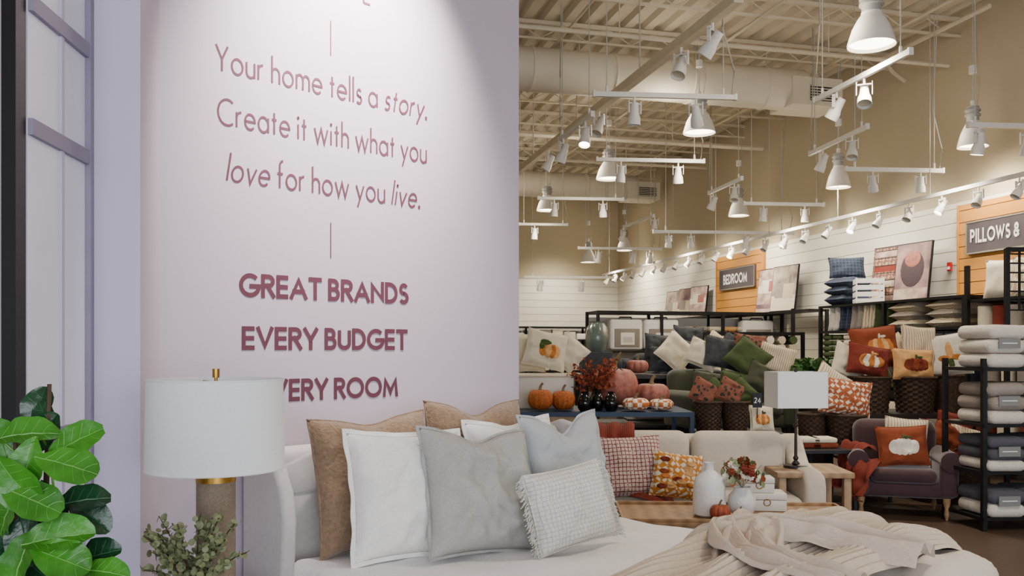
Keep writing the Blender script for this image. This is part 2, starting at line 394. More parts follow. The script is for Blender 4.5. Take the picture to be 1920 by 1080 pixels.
# ---------------------------------------------------------------- room shell
SR=RZ(RA)
P0,P1,Q0,Q1,ZC=-6.5,9.0,-4.0,23.5,6.2
b=B(); b.box(P0,P1,Q0,Q1,-.1,0,FLOOR); b.done('floor',SR)
b=B()
n=int((P1-P0)/.3)
for i in range(n):
    x=P0+i*.3; b.add([(x,Q0,ZC),(x+.13,Q0,ZC),(x+.17,Q0,ZC+.07),(x+.26,Q0,ZC+.07),(x+.3,Q0,ZC),(x,Q1,ZC),(x+.13,Q1,ZC),(x+.17,Q1,ZC+.07),(x+.26,Q1,ZC+.07),(x+.3,Q1,ZC)],[(k,k+1,k+6,k+5) for k in range(4)],CEIL,I4,False)
b.box(P0,P1,Q0,Q1,ZC+.08,ZC+.16,CEIL)
b.done('ceiling',SR)
def shiplap(b,L,z0,z1,M,flip=1):
    b.box(0,L,0,.02,z0,z1,GAP,M); z=z0
    while z<z1-.01:
        b.box(0,L,-.018,.0,z,min(z+.189,z1),PLANK,M); z+=.197
b=B(); b.box(P1,P1+.15,Q0,Q1,0,ZC+.1,TAN)
shiplap(b,Q1-Q0,0,3.62,T(P1-.001,Q1,0)@RZ(-pi/2)); b.done('wall_right',SR)
b=B(); b.box(P0,P1,Q1,Q1+.15,0,ZC+.1,TAN); shiplap(b,P1-P0,0,3.55,T(P0,Q1-.001,0)); b.done('wall_back',SR)
b=B(); b.box(P0-.15,P0,Q0,Q1,0,ZC+.1,TAN); shiplap(b,Q1-Q0,0,3.55,T(P0+.001,Q0,0)@RZ(pi/2)); b.done('wall_left',SR)
b=B(); b.box(P0,P1,Q0-.15,Q0,3.9,ZC+.1,TAN)
for x in [P0,-3.6,-.7,2.2,5.1,P1-.3]: b.box(x,x+.12,Q0-.12,Q0,0,3.9,BLK)
b.box(P0,P1,Q0-.12,Q0,0,.12,BLK); b.done('wall_front',SR)
b=B(); q=10.3
while q<23.3:
    b.box(P0,P1,q-.025,q+.025,6.14,6.19,STEEL); b.box(P0,P1,q-.02,q+.02,5.92,5.95,STEEL)
    x=P0;k=0
    while x<P1-.3:
        b.tube([(x,q,5.95 if k%2 else 6.14),(x+.34,q,6.14 if k%2 else 5.95)],.009,STEEL,I4,4); x+=.34;k+=1
    q+=1.5
for p in (1.2,3.6,5.9,7.9):
    b.tube([(p,9,5.9),(p,23.4,5.9)],.02,STEEL,I4,6)
b.done('ceiling_joists',SR)
b=B()
b.tube([(P0,10.4,5.55),(8.9,10.4,5.55)],.03,STEEL); b.tube([(P0,15.4,5.5),(8.9,15.4,5.5)],.045,STEEL); b.tube([(P0,17.8,5.6),(8.9,17.8,5.6)],.03,STEEL)
for q,z in ((10.4,5.55),(15.4,5.5),(17.8,5.6)):
    for x in range(-5,9,3): b.tube([(x,q,z),(x,q,6.19)],.008,STEEL)
b.tube([(8.3,9,5.8),(8.3,11.0,5.8),(8.6,11.2,5.7),(8.9,11.3,5.6)],.03,STEEL)
b.done('ceiling_pipes',SR)
def duct(q,p1):
    b=B(); M=T(P0+.02,q,5.56)@RY(pi/2); L=p1-P0
    prof=[]; x=0
    while x<L: prof+=[(.31,x),(.31,x+1.18),(.325,x+1.19),(.325,x+1.21)]; x+=1.22
    prof=[a for a in prof if a[1]<=L]+[(.31,L),(.001,L)]
    b.lathe(prof,DUCT,M,28)
    b.box(p1-.3,p1+.55,q-.32,q+.32,5.26,5.68,DUCT); b.box(p1+.0,p1+.45,q-.335,q-.32,5.33,5.56,BLK)
    for k in range(6): b.box(p1,p1+.45,q-.35,q-.33,5.34+k*.04,5.355+k*.04,DUCT)
    for x in range(-5,8,3): b.tube([(x,q,5.86),(x,q,6.19)],.01,STEEL)
    b.done('air_duct',SR)
duct(12.0,7.55); duct(20.3,8.2)
# ---------------------------------------------------------------- pendants and track lights
def lightspot(name,loc,aim,W,size,col=(1,.83,.62),blend=.6,rad=.08):
    l=bpy.data.lights.new(name,'SPOT'); l.energy=W; l.spot_size=math.radians(size); l.spot_blend=blend; l.color=col; l.shadow_soft_size=rad
    o=bpy.data.objects.new(name,l); bpy.context.collection.objects.link(o); o.location=loc
    d=Vector(aim)-Vector(loc); o.rotation_euler=d.to_track_quat('-Z','Y').to_euler(); return o
def pendant(X,Y,z,W=450,light=True,r=.235,up=36):
    b=B()
    pr=[(r,0),(r*.97,.03),(r*.78,.17),(r*.55,.27),(r*.42,.31),(r*.42,.33)]
    b.lathe(pr,FIX,I4,28); b.lathe([(a*.97,c+.002) for a,c in pr],FIX,I4,28)
    b.lathe([(.001,.035),(r*.93,.035)],GLOW,I4,24)
    b.cyl(r*.4,.32,.52,FIXG,I4,18); b.cyl(r*.5,.40,.42,FIXG,I4,18); b.cyl(r*.5,.46,.48,FIXG,I4,18); b.cyl(.03,.52,.6,FIX,I4,10)
    b.cyl(.05,.95,1.05,FIX,I4,10)
    b.tube([(0,0,.58),(0,0,ZC-z)],.008,CORD); b.tube([(.05,0,.5),(.1,.02,.8),(.06,0,1.2),(.02,0,ZC-z)],.005,CORD)
    b.done('pendant_light',T(X,Y,z))
    if light:
        lightspot('pendant_bulb',(X,Y,z-.01),(X,Y,0),W,150,(1,.89,.72),blend=.8,rad=.2)
        l=bpy.data.lights.new('ceiling_fill','POINT'); l.energy=up; l.color=(1,.87,.68); l.shadow_soft_size=.25  # added fill light, stands in for bounce onto the ceiling
        o=bpy.data.objects.new('ceiling_fill',l); bpy.context.collection.objects.link(o); o.location=(X-.34,Y,z+.2)
for u,v,Y,L,r,W,up in [(1634,86,8.7,1,.235,450,36),(1311,250,12.6,1,.235,450,36),(1824,276,11.3,1,.19,260,12),(1572,352,13.4,1,.185,260,12),(1385,405,16.6,1,.195,300,15),(1142,336,15.6,1,.235,450,36),(1026,395,19.2,1,.235,450,30),(1103,492,22.3,0,.2,0,0),(1171,470,22.6,1,.2,300,20)]:
    pendant(fx(u,Y),Y,fz(v,Y),W,bool(L),r,up)
for X,Y in [(-2.5,12),(-5,17),(3.5,4.5),(-5,9)]: pendant(X,Y,4.65)
def head(b,M,lit,pitch,yaw):
    b.tube([(0,0,0),(0,0,-.07)],.012,FIX,M)
    H2=M@T(0,0,-.16)@RZ(yaw)@RX(pitch)
    b.box(-.07,-.062,-.015,.015,-.02,.1,FIX,M@T(0,0,-.14)@RZ(yaw)); b.box(.062,.07,-.015,.015,-.02,.1,FIX,M@T(0,0,-.14)@RZ(yaw)); b.box(-.07,.07,-.015,.015,.09,.1,FIX,M@T(0,0,-.16)@RZ(yaw))
    b.lathe([(.001,.1),(.035,.1),(.042,.03),(.045,.0),(.06,-.04),(.065,-.11),(.06,-.11),(.055,-.08)],FIX,H2,16)
    b.lathe([(.001,-.085),(.056,-.085)],GLOWS if lit else OFFB,H2,16)
def track(X,Y,z,L,ang,heads,zc=ZC,hs=1.15):
    b=B(); b.box(-L/2,L/2,-.02,.02,-.025,.03,FIX); b.box(-L/2-.03,-L/2,-.025,.025,-.03,.04,FIX); b.box(L/2,L/2+.03,-.025,.025,-.03,.04,FIX)
    for x in (-L*.42,L*.42):
        b.tube([(x,0,.02),(x,0,zc-z)],.006,CORD); b.cyl(.015,.03,.1,FIX,T(x,0,0),8)
    b.tube([(L*.48,0,.03),(L*.5,0,.3),(L*.42,.03,.8),(L*.46,0,zc-z)],.009,CORD)
    for x,yaw,pitch,lit in heads: head(b,T(x,0,-.02)@SC(hs,hs,hs),lit,pitch,yaw)
    b.done('track_light',T(X,Y,z)@RZ(ang))
def tr(u0,u1,v,heads,ZT=4.4,hs=1.15):
    Y=(ZT-H)*F/(655-v); X=(fx(u0,Y)+fx(u1,Y))/2; track(X,Y,ZT,(u1-u0)/F*Y,RA*.35,heads,hs=hs)
tr(1115,1380,180,[(-.35,.3,.1,0),(.35,-.5,.6,0)])
tr(1120,1320,301,[(-.45,.3,.2,0),(.42,-.3,.3,1)])
tr(1010,1168,373,[(-.5,.3,.2,0),(.42,-.3,.3,0)])
tr(1225,1490,436,[(-1.0,.3,.2,0),(-.6,-.3,.5,1),(.4,.6,.4,0),(1.1,.2,.3,0)],3.65,.95)
tr(1395,1545,383,[(-.35,.3,.2,0),(.36,-.3,.1,1)],4.0,1)
tr(1585,1770,319,[(-.3,-.6,.5,1),(.36,-.3,.1,0)],3.95,1)
tr(1815,1945,236,[(-.28,.5,.2,1),(.3,-.3,.2,0)],4.1)
tr(975,1063,421,[(-.2,.3,.2,0)])
tr(1085,1240,466,[(-.5,.3,.3,1),(.3,.1,.5,1),(.7,.1,.5,0)],3.9)
tr(985,1150,520,[(-.7,.3,.3,0),(.3,.1,.5,1)],3.3)
def tr2(u0,v0,u1,v1,z,heads):
    Y0=(z-H)*F/(655-v0);Y1=(z-H)*F/(655-v1)
    A=Vector((fx(u0,Y0),Y0));C=Vector((fx(u1,Y1),Y1));d=C-A
    track((A.x+C.x)/2,(A.y+C.y)/2,z,d.length,math.atan2(d.y,d.x),heads)
tr2(1705,98,1530,188,4.4,[(-.1,1,.5,0),(.4,-1,.6,0)])
tr2(1625,238,1520,288,4.4,[(-.4,1,.4,0),(.4,-1,.5,0)])
tr2(1110,215,1050,262,4.4,[(-.4,1,.4,1),(.5,-1,.5,0)])
tr2(1390,335,1330,362,4.4,[(-.4,1,.4,0),(.5,-1,.5,0)])
tr2(1225,405,1170,425,4.4,[(-.9,1,.4,0),(.9,-1,.5,0)])
b=B()
za=5.0
pa=Vector((fx(1385,8.5),8.5)); b.box(0,9,-.05,.05,-.05,.06,STEEL)
for x in (.3,2.5,5,7.5): b.tube([(x,0,.05),(x,0,1.19)],.01,CORD)
for x,yw,pt,l in [(.55,-.9,.7,1),(1.3,.6,.5,0),(4,.6,.5,0),(6.5,-.4,.5,0)]: head(b,T(x,0,-.05)@SC(1.3,1.3,1.3),l,pt,yw)
b.done('track_light',T(pa.x,pa.y,za)@RZ(RA+pi/2))
b=B(); L=15.5
b.box(0,L,-.02,.02,-.02,.03,FIX)
x=.3;k=0
while x<L:
    head(b,T(x,0,-.02)@SC(.92,.92,.92),(k%3==1),.6,.25 if k%2 else -.2); x+=.62;k+=1
for x in range(1,16,2): b.tube([(x,0,.02),(x,0,ZC-3.58)],.006,CORD)
X,Y=SP(8.1,6.8); b.done('track_light',T(X,Y,3.58)@RZ(RA+pi/2))
for q in (7.5,9.3,11.1,13,15,17,19,21.3):
    a=SP(7.7,q);c=SP(9,q); lightspot('wall_wash_bulb',(a[0],a[1],3.75),(c[0],c[1],2.8),140,120,(1,.91,.74),1.0,.15)
for p in (-2,1.5,4.2,7):
    a=SP(p,22.1);c=SP(p,23.5); lightspot('wall_wash_bulb',(a[0],a[1],3.8),(c[0],c[1],2.5),150,125,(1,.91,.74),1.0,.15)
# ---------------------------------------------------------------- display wall
b=B()
fr=[(-1.65,2.958),(-1.694,3.472),(-1.483,3.49),(-1.503,3.73),(.041,5.23)]
bk=[(-.03,5.36),(-1.60,3.86),(-1.62,3.62),(-1.82,3.60),(-1.80,2.958)]
poly=fr+bk; n=len(poly)
PV=[(x,y,0) for x,y in poly]+[(x,y,4.4) for x,y in poly]
side=[(i,(i+1)%n,n+(i+1)%n,n+i) for i in range(n)]
b.add(PV,side[:2],LAV2,I4,False)
b.add(PV,side[2:]+[(0,1,8,9),(1,2,7,8),(2,3,6,7),(3,4,5,6)]+[(10,11,18,19),(11,12,17,18),(12,13,16,17),(13,14,15,16)],LAV,I4,False)
b.done('wall_display')
b=B()
wa=Vector((-1.65,2.958));wc=Vector((-1.694,3.472));d=wc-wa;L=d.length
M=T(wa.x,wa.y,0)@RZ(math.atan2(d.y,d.x))
b.box(.0,L,-.012,-.002,.9,4.2,LAVG,M)
for z in (2.755,2.335,1.27,3.2,3.62): b.box(0,L,-.03,-.012,z-.028,z+.028,LAVD,M)
b.box(L-.035,L,-.034,-.012,.9,4.2,LAVD,M); b.box(L*.5-.012,L*.5+.012,-.022,-.012,.9,4.2,LAV2,M)
b.done('window_1')
b=B(); b.box(-.025,.023,-.04,.02,0,4.4,BLK); b.done('trim_1',T(-1.660,2.925,0))
b=B()
MW=T(*BP(0,0),0)@RZ(BA)@T(0,-.0012,0)
def wt(txt,u0,u1,z,cap,st,**k):
    def tt(u):
        r=(u-960)/F; return (3.73*r+1.503)/(.718-.696*r)
    a,c=tt(u0),tt(u1); text(b,txt,c-a,cap,st,PLUM,MW@T((a+c)/2,0,z),**k)
wt('Your home tells a story.',403,801,2.828,.116,.1,gap=.12,italic='0'*18+'1'*5+'0')
wt('Create it with what you',407,800,2.589,.116,.1,gap=.12)
wt('love for how you live.',423,788,2.341,.116,.1,gap=.12,italic='1111'+'0'*13+'11110')
wt('GREAT BRANDS',448,766,1.818,.112,.2,gap=.08)
wt('EVERY BUDGET',453,764,1.576,.110,.2,gap=.08)
wt('EVERY ROOM',486,746,1.332,.108,.2,gap=.08)
wt('E',680,696,3.345,.09,.12)
for z0,z1 in ((3.029,3.205),(2.03,2.207)): b.add([(.844,0,z0),(.849,0,z0),(.849,0,z1),(.844,0,z1)],[(0,1,2,3)],PLUM,MW,False)
b.done('wall_lettering',merge=False)
a=BP(.98,.85);c=BP(.95,0); lightspot('display_spot_bulb',(a[0],a[1],4.1),(c[0],c[1],3.08),1250,74,(1,.90,.82),1.0,.06)
b=B(); head(b,SC(1.3,1.3,1.3),0,.5,BA+pi); b.tube([(0,0,0),(0,0,1.47)],.01,CORD); a=BP(.98,1.02); b.done('track_light',T(a[0],a[1],4.70))
b=B()
for z in (.4,1.1,1.75,2.25): b.box(-.5,.5,-.2,.2,z,z+.05,BLK)
for x in (-.5,.46): b.box(x,x+.04,-.2,.2,0,3.4,BLK)
for z in (.45,1.15,1.8): 
    for x in (-.3,.05,.32): b.rbox(x-.12,x+.12,-.15,.1,z,z+.3,CREAM,.03)
b.done('display_shelf',T(-2.75,4.6,0))
b=B(); b.lathe([(.0001,0),(.36,0)],FIXG,RX(pi/2),32); b.tube([(.37*math.cos(2*pi*i/32),-.01,.37*math.sin(2*pi*i/32)) for i in range(33)],.025,BRASS); b.tube([(0,.03,.37),(0,.03,.9)],.01,BLK); b.box(-.3,.3,.02,.06,-1.3,.95,BLK); b.done('round_mirror',T(-2.75,4.88,2.7))
# ---------------------------------------------------------------- bed
MB=T(*BP(0,0),0)@RZ(BA)
b=B()
b.rbox(.40,2.36,-.16,-.02,.1,1.13,LINEN,.05)
pts=[]
for i in range(13):
    t=i/12; pts.append((.44+t*1.88,1.05+.12*math.sin(pi*t)**.6))
b.prism([(.44,.9)]+pts+[(2.32,.9)],-.165,-.025,LINEN,bevel=.03)
wing=[(.02,.04),(.02,1.12),(.14,1.16),(.24,1.14),(.31,1.07),(.37,.97),(.395,.85),(.385,.7),(.36,.5),(.31,.3),(.28,.04)]
for t0 in (.365,2.335):
    b.prism(wing,0,.07,LINEN,T(t0,0,0)@RZ(-pi/2)@T(0,0,0),bevel=.022)
b.rbox(.42,2.36,-2.42,-.15,.1,.36,LINEN,.04)
for x in (.5,2.28):
    for y in (-.2,-2.35): b.box(x-.03,x+.03,y-.03,y+.03,0,.12,DWOOD)
b.rbox(.47,2.32,-2.38,-.17,.34,.62,WHP,.07)
def wrap(b,t0,t1,s0,s1,zt,zh,r,amp,seed,mt,nu,nv,ns=2.2,foot=True,puff=0):
    half=(t1-t0)/2;side=zt-zh
    def ed(d,lim):
        f=lim-r
        if d<=f: return d,0
        k=d-f; q=r*pi/2
        if k<q: a=k/r; return f+r*math.sin(a),r*(1-math.cos(a))
        return lim, r+(k-q)
    tot=half-r+r*pi/2+side-r
    Ls=(s1-s0)-r+r*pi/2+side-r
    def f(u,v):
        d=(2*u-1)*tot; ox,dx=ed(abs(d),half); x=(t0+t1)/2+math.copysign(ox,d)
        if foot: oy,dy=ed(v*Ls,s1-s0)
        else: oy,dy=v*(s1-s0),0
        y=s0+oy; z=zt-max(dx,dy)
        if puff and dx==0 and dy==0: z-=puff*math.exp(-(v*Ls/.12)**2)
        nz=noise.noise(Vector((x*ns,y*ns,seed)))*amp+noise.noise(Vector((x*ns*3,y*ns*3,seed+9)))*amp*.35
        if dx>.04: x+=math.copysign(nz*1.2+.012*math.sin(y*22+seed),d)
        elif dy>.04: y+=nz*1.2+.01*math.sin(x*20)
        else: z+=nz
        return (x,-y,z)
    b.grid(f,nu,nv,mt)
b.done('bed',MB)
b=B(); wrap(b,.445,2.345,.3,2.42,.648,.22,.06,.014,1,QUILT,140,140,ns=3); b.done('quilt',MB)
b=B(); wrap(b,.41,2.41,1.95,2.54,.74,.2,.10,.05,4,DUVET,130,90,ns=3.0,puff=.085)
b.done('duvet',MB)
b=B()
b.strip([(.5,-2.08,.755),(.9,-2.02,.76),(1.25,-1.99,.765),(1.6,-1.99,.77),(1.95,-2.03,.785),(2.2,-2.07,.795),(2.38,-2.12,.765),(2.46,-2.14,.6),(2.48,-2.15,.42)],.68,.045,3.2,KNIT,nv=264,ribs=24,ra=.014,seed=2)
b.strip([(1.72,-1.70,.69),(1.88,-1.73,.735),(2.08,-1.75,.775),(2.25,-1.77,.78),(2.38,-1.78,.735),(2.43,-1.80,.5)],.30,.04,1.6,KNIT,nv=132,ribs=11,ra=.014,seed=5)
b.strip([(2.0,-1.70,.79),(1.85,-1.71,.82),(1.68,-1.78,.825),(1.5,-1.91,.82),(1.36,-2.10,.81),(1.28,-2.42,.79)],.26,.045,2.6,SCARF,nv=90,ribs=26,ra=.004,seed=8)
b.strip([(1.62,-1.57,.70),(1.66,-1.64,.78),(1.73,-1.78,.83),(1.81,-1.95,.83),(1.86,-2.15,.82),(1.88,-2.45,.80)],.22,.05,2.2,SCARF,nv=80,ribs=22,ra=.004,seed=11)
b.strip([(1.20,-1.90,.70),(1.38,-1.80,.76),(1.6,-1.76,.81),(1.78,-1.74,.82),(1.95,-1.78,.80)],.2,.045,2.2,SCARF,nv=80,seed=12)
b.strip([(1.50,-2.0,.80),(1.62,-1.93,.845),(1.75,-1.86,.86),(1.86,-1.78,.83)],.14,.03,1.6,SCARF,nv=50,seed=15)
b.done('throw_blanket',MB)
def bedpillow(name,t,s,zb,w,h,d,mt,lean=.25,yaw=0,roll=0,seed=0,**k):
    b=B(); X,Y=BP(t,s)
    ring=b.pillow(w,h,d,mt,I4,seed,n=34,**k)
    return b,T(X,Y,zb+h/2*math.cos(lean))@RZ(BA+yaw)@RX(-lean)@RY(roll),name
def fin(x): b,M,n=x; return b.done(n,M)
fin(bedpillow('tan_pillow',.88,.33,.66,.66,.62,.2,TANP,.16,seed=1,chop=.03,roll=-.02))
fin(bedpillow('tan_pillow',1.53,.33,.66,.66,.66,.2,TANP,.16,seed=2,chop=.06,roll=.03))
fin(bedpillow('white_pillow',.90,.56,.655,.58,.56,.2,WHP,.25,yaw=-.12,seed=3,flange=.02,roll=.05))
fin(bedpillow('white_pillow',1.66,.47,.66,.6,.56,.18,WHP,.2,seed=4,flange=.02,chop=.03))
fin(bedpillow('grey_pillow',1.19,.72,.65,.60,.58,.2,GRP,.3,yaw=-.1,seed=5,flange=.012,chop=.05,roll=.08,wr=1.5))
fin(bedpillow('grey_pillow',1.86,.66,.66,.58,.60,.18,GRP2,.25,seed=6,flange=.012,chop=.10,wr=1.5))
bb,M,nm=bedpillow('fringed_pillow',1.50,1.0,.675,.47,.37,.15,CRMT,.28,yaw=-.15,seed=7,roll=-.1)
for i in range(80):
    z=-.18+.36*i/79
    for sx in (-1,1):
        x=sx*.23; bb.tube([(x,0,z),(x+sx*.02,-.01+rnd(-.01,.01),z-.008),(x+sx*rnd(.03,.045),rnd(-.02,.01),z-rnd(.015,.04))],.0022,CRMT,I4,4)
bb.done(nm,M)
# ---------------------------------------------------------------- nightstand + lamp + eucalyptus
X,Y=fx(405,3.25),3.25
b=B(); b.rbox(-.28,.28,-.24,.24,.56,.60,WOODL,.008); b.rbox(-.26,.26,-.22,.22,.2,.56,WOODL,.01); b.rbox(-.24,.24,-.235,-.2,.24,.52,WOODL,.006); b.ball(.012,BRASS,T(0,-.245,.38))
for x in(-.24,.24):
    for y in(-.2,.2): b.box(x-.02,x+.02,y-.02,y+.02,0,.2,WOODL)
b.done('nightstand',T(X+.0,Y-.02,0)@RZ(BA*.9))
b=B(); b.cyl(.085,.602,.63,BRASS,I4,32); b.cyl(.07,.63,1.09,SHAG,I4,36); b.cyl(.072,1.09,1.115,BRASS,I4,36); b.cyl(.012,1.115,1.2,BRASS); b.cyl(.02,1.12,1.135,BRASS); b.cyl(.018,1.2,1.25,BRASS)
b.tube([(0,0,1.17),(.06,0,1.2),(.07,0,1.32),(.03,0,1.44),(0,0,1.46)],.004,BRASS); b.tube([(0,0,1.17),(-.06,0,1.2),(-.07,0,1.32),(-.03,0,1.44),(0,0,1.46)],.004,BRASS)
for a in (0,pi/3*2,pi/3*4): b.tube([(0,0,1.457),(.238*math.cos(a),.238*math.sin(a),1.457)],.003,BRASS)
b.cyl(.006,1.455,1.48,BRASS); b.cyl(.013,1.475,1.508,BRASS)
b.lathe([(.248,1.136),(.242,1.47),(.239,1.47),(.245,1.136),(.248,1.136)],SHADE,I4,64)
b.tube([(.2485*math.cos(2*pi*i/48),.2485*math.sin(2*pi*i/48),1.14) for i in range(49)],.003,SHADE); b.tube([(.2425*math.cos(2*pi*i/48),.2425*math.sin(2*pi*i/48),1.468) for i in range(49)],.003,SHADE)
b.done('table_lamp',T(X,Y,0))
def disc_leaf(b,p,r,mt,n=7,elong=1.0):
    M=T(*p)@RZ(rnd(0,6.28))@RX(rnd(.3,1.7))@RY(rnd(-.6,.6))
    b.add([(0,0,-r*.15)]+[(r*math.cos(2*pi*i/n),r*elong*math.sin(2*pi*i/n),0) for i in range(n)],[(0,1+i,1+(i+1)%n) for i in range(n)],mt,M)
ex,ey=fx(364,2.98),2.98
b=B(); b.lathe([(.001,.602),(.045,.602),(.06,.66),(.05,.74),(.03,.78),(.034,.80)],CER,I4,24)
random.seed(11)
for k in range(26):
    a=rnd(0,6.28); R=rnd(.06,.2); h=rnd(.12,.31)+.8-(R*.5); 
    p0=Vector((0,0,.72)); p2=Vector((R*math.cos(a),R*math.sin(a)*.7,h-.02)); p1=(p0+p2)/2+Vector((0,0,.06)); pth=[p0.lerp(p1,t/5).lerp(p1.lerp(p2,t/5),t/5) for t in range(6)]
    b.tube(pth,.0022,BARK,I4,4)
    for i in range(13):
        t=.3+.72*i/13; j=min(int(t*5),4); q=pth[j].lerp(pth[j+1],min(1.,t*5-j))
        for s_ in (0,1): disc_leaf(b,(q.x+rnd(-.018,.018),q.y+rnd(-.018,.018),q.z+rnd(-.008,.012)),rnd(.008,.015),EUC,8)
b.done('eucalyptus_vase',T(ex,ey,0))
# ---------------------------------------------------------------- fiddle leaf fig
def leafmesh(b,M,L,mt,fold=.25,curl=.25,seed=0):
    nu,nv=12,8
    vm=VEIN if mt==LGR else VEIND
    def W(u): return .37*L*(math.sin(pi*min(1,(u*.96+.02))**1.05)**.55)*(.6+.5*u)
    def f(u,v):
        w=W(u); a=(v-.5)*2; x=a*w; 
        z=abs(a)*w*fold-curl*L*u*u+.03*L*math.sin(u*17+seed)*abs(a)**2+.010*L*math.cos(u*30)*(1-abs(a))
        return (x,u*L,z)
    b.grid(f,nu,nv,mt,M)
    pth=[(0,L*u/8,-curl*L*(u/8)**2+.0008+.010*L*math.cos(u/8*30)) for u in range(9)]
    b.tube(pth,[.0017]*6+[.0012,.001,.0008],vm,M,4)
    for i in range(1,6):
        u=i/6.5
        for s_ in(-1,1):
            pts=[]
            for k in range(5):
                a=k/4*.8; uu=min(.97,u+.18*a); ww=W(uu)
                pts.append((s_*a*ww,uu*L,a*ww*fold-curl*L*uu*uu+.03*L*math.sin(uu*17+seed)*a*a+.010*L*math.cos(uu*30)*(1-a)+.0003))
            b.tube(pts,.0006,vm,M,3)
random.seed(5)
b=B(); FY=1.95; fxx=fx(45,FY)
b.lathe([(.001,0),(.15,0),(.19,.35),(.2,.36),(.18,.36),(.17,.32),(.001,.32)],POT,T(fxx,FY,0),32)
stems=[(fxx-.03,FY+.02,1.38),(fxx+.07,FY,1.25),(fxx+.02,FY+.07,1.5)]
for sx_,sy_,h in stems: b.tube([(fxx,FY,.3),(fxx+(sx_-fxx)*.6,FY+(sy_-FY)*.6,.8),(sx_,sy_,h)],[.013,.010,.005],BARK,I4,7)
def leaf(u,v,ang,L,mt,Yo=0,facing=.5,tw=0,curl=.25):
    L=L*.92
    Y=FY+Yo; tip=Vector((math.cos(math.radians(ang)),rnd(-.35,.1),math.sin(math.radians(ang)))).normalized()
    c=Vector((fx(u,Y),Y,fz(v,Y))); base=c-tip*L*.5
    nrm=Vector((tw,-1,facing)); nrm=(nrm-tip*nrm.dot(tip)).normalized(); xx=tip.cross(nrm)
    M=Matrix(((xx.x,tip.x,nrm.x,base.x),(xx.y,tip.y,nrm.y,base.y),(xx.z,tip.z,nrm.z,base.z),(0,0,0,1)))
    leafmesh(b,M,L,mt,fold=rnd(.1,.5),curl=curl*rnd(.4,1.6),seed=u)
    st=min(stems,key=lambda s:abs(s[0]-base.x)); 
    zz=min(st[2],base.z-.02); tt=max(0,(zz-.8)/(st[2]-.8)); bx=fxx+(st[0]-fxx)*(.6+.4*tt); by=FY+(st[1]-FY)*(.6+.4*tt)
    b.tube([(bx,by,zz-.01),((bx+base.x)/2,(by+base.y)/2,(zz+base.z)/2+.006),tuple(base)],.003,VEIN,I4,5)
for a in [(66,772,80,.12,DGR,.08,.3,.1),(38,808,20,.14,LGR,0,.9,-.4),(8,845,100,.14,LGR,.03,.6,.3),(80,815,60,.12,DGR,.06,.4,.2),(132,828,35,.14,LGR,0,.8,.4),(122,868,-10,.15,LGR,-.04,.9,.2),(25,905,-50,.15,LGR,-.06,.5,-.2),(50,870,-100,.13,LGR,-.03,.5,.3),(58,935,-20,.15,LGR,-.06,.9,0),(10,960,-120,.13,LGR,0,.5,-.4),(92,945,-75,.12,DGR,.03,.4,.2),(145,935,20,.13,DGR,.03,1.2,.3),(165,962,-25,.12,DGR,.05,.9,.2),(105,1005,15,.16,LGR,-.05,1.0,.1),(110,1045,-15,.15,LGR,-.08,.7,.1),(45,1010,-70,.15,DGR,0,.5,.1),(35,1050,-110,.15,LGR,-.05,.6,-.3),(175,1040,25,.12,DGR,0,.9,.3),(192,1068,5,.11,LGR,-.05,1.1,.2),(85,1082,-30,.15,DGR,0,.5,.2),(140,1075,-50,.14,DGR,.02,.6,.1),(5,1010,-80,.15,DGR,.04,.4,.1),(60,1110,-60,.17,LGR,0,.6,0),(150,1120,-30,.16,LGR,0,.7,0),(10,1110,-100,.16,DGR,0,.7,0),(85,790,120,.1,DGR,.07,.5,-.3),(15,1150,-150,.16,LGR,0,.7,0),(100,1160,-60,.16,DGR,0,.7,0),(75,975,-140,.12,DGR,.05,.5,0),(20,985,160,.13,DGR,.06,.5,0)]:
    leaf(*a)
b.done('fiddle_leaf_fig')
# ---------------------------------------------------------------- coffee table with decor
CX,CY=(fx(1158,5.9)+fx(1585,5.9))/2,5.85
w2=(fx(1585,5.9)-fx(1158,5.9))/2
b=B(); b.rbox(-w2,w2,-.33,.33,.45,.485,WOOD,.006)
for y in(-.33,.31): b.rbox(-w2,w2,y,y+.02,.48,.505,WOOD,.004)
for x in(-w2,w2-.02): b.rbox(x,x+.02,-.33,.33,.48,.505,WOOD,.004)
for x in(-w2+.1,w2-.16):
    for y in(-.28,.22): b.rbox(x,x+.06,y,y+.06,0,.45,WOOD,.006)
b.rbox(-w2+.1,w2-.1,-.25,.25,.14,.17,WOOD,.005)
b.done('coffee_table',T(CX,CY,0)@RZ(-.05))
ZTb=.487
b=B(); b.lathe([(.001,0),(.085,0),(.105,.015),(.108,.08),(.104,.2),(.09,.25),(.05,.285),(.03,.30),(.028,.335),(.036,.35),(.03,.35),(.02,.33)],CER,I4,36); b.done('bottle_vase',T(fx(1330,5.75),5.75,ZTb))
b=B(); b.pumpkin(.066,TERRA,I4,9,.85); b.done('mini_pumpkin',T(fx(1350,5.58),5.58,ZTb))
b=B(); b.pumpkin(.048,TERRA,I4,9,.8); b.done('mini_pumpkin',T(fx(1388,5.58),5.58,ZTb))
b=B(); b.lathe([(.001,0),(.05,0),(.08,.03),(.092,.08),(.085,.13),(.055,.165),(.05,.18),(.056,.19)],CER,I4,32,rf=lambda a,z:1+.02*math.cos(14*a))
random.seed(3)
for i in range(150):
    a=rnd(0,6.28);e=rnd(-.3,1.5);R=rnd(.06,.13)
    p=(R*math.cos(a)*math.cos(e)*1.1,R*math.sin(a)*math.cos(e)*1.1,.25+R*math.sin(e)); disc_leaf(b,p,rnd(.01,.02),random.choice([GAPP,EUC,EUC,GAPP,FLOW,BURNT]),6,1.6)
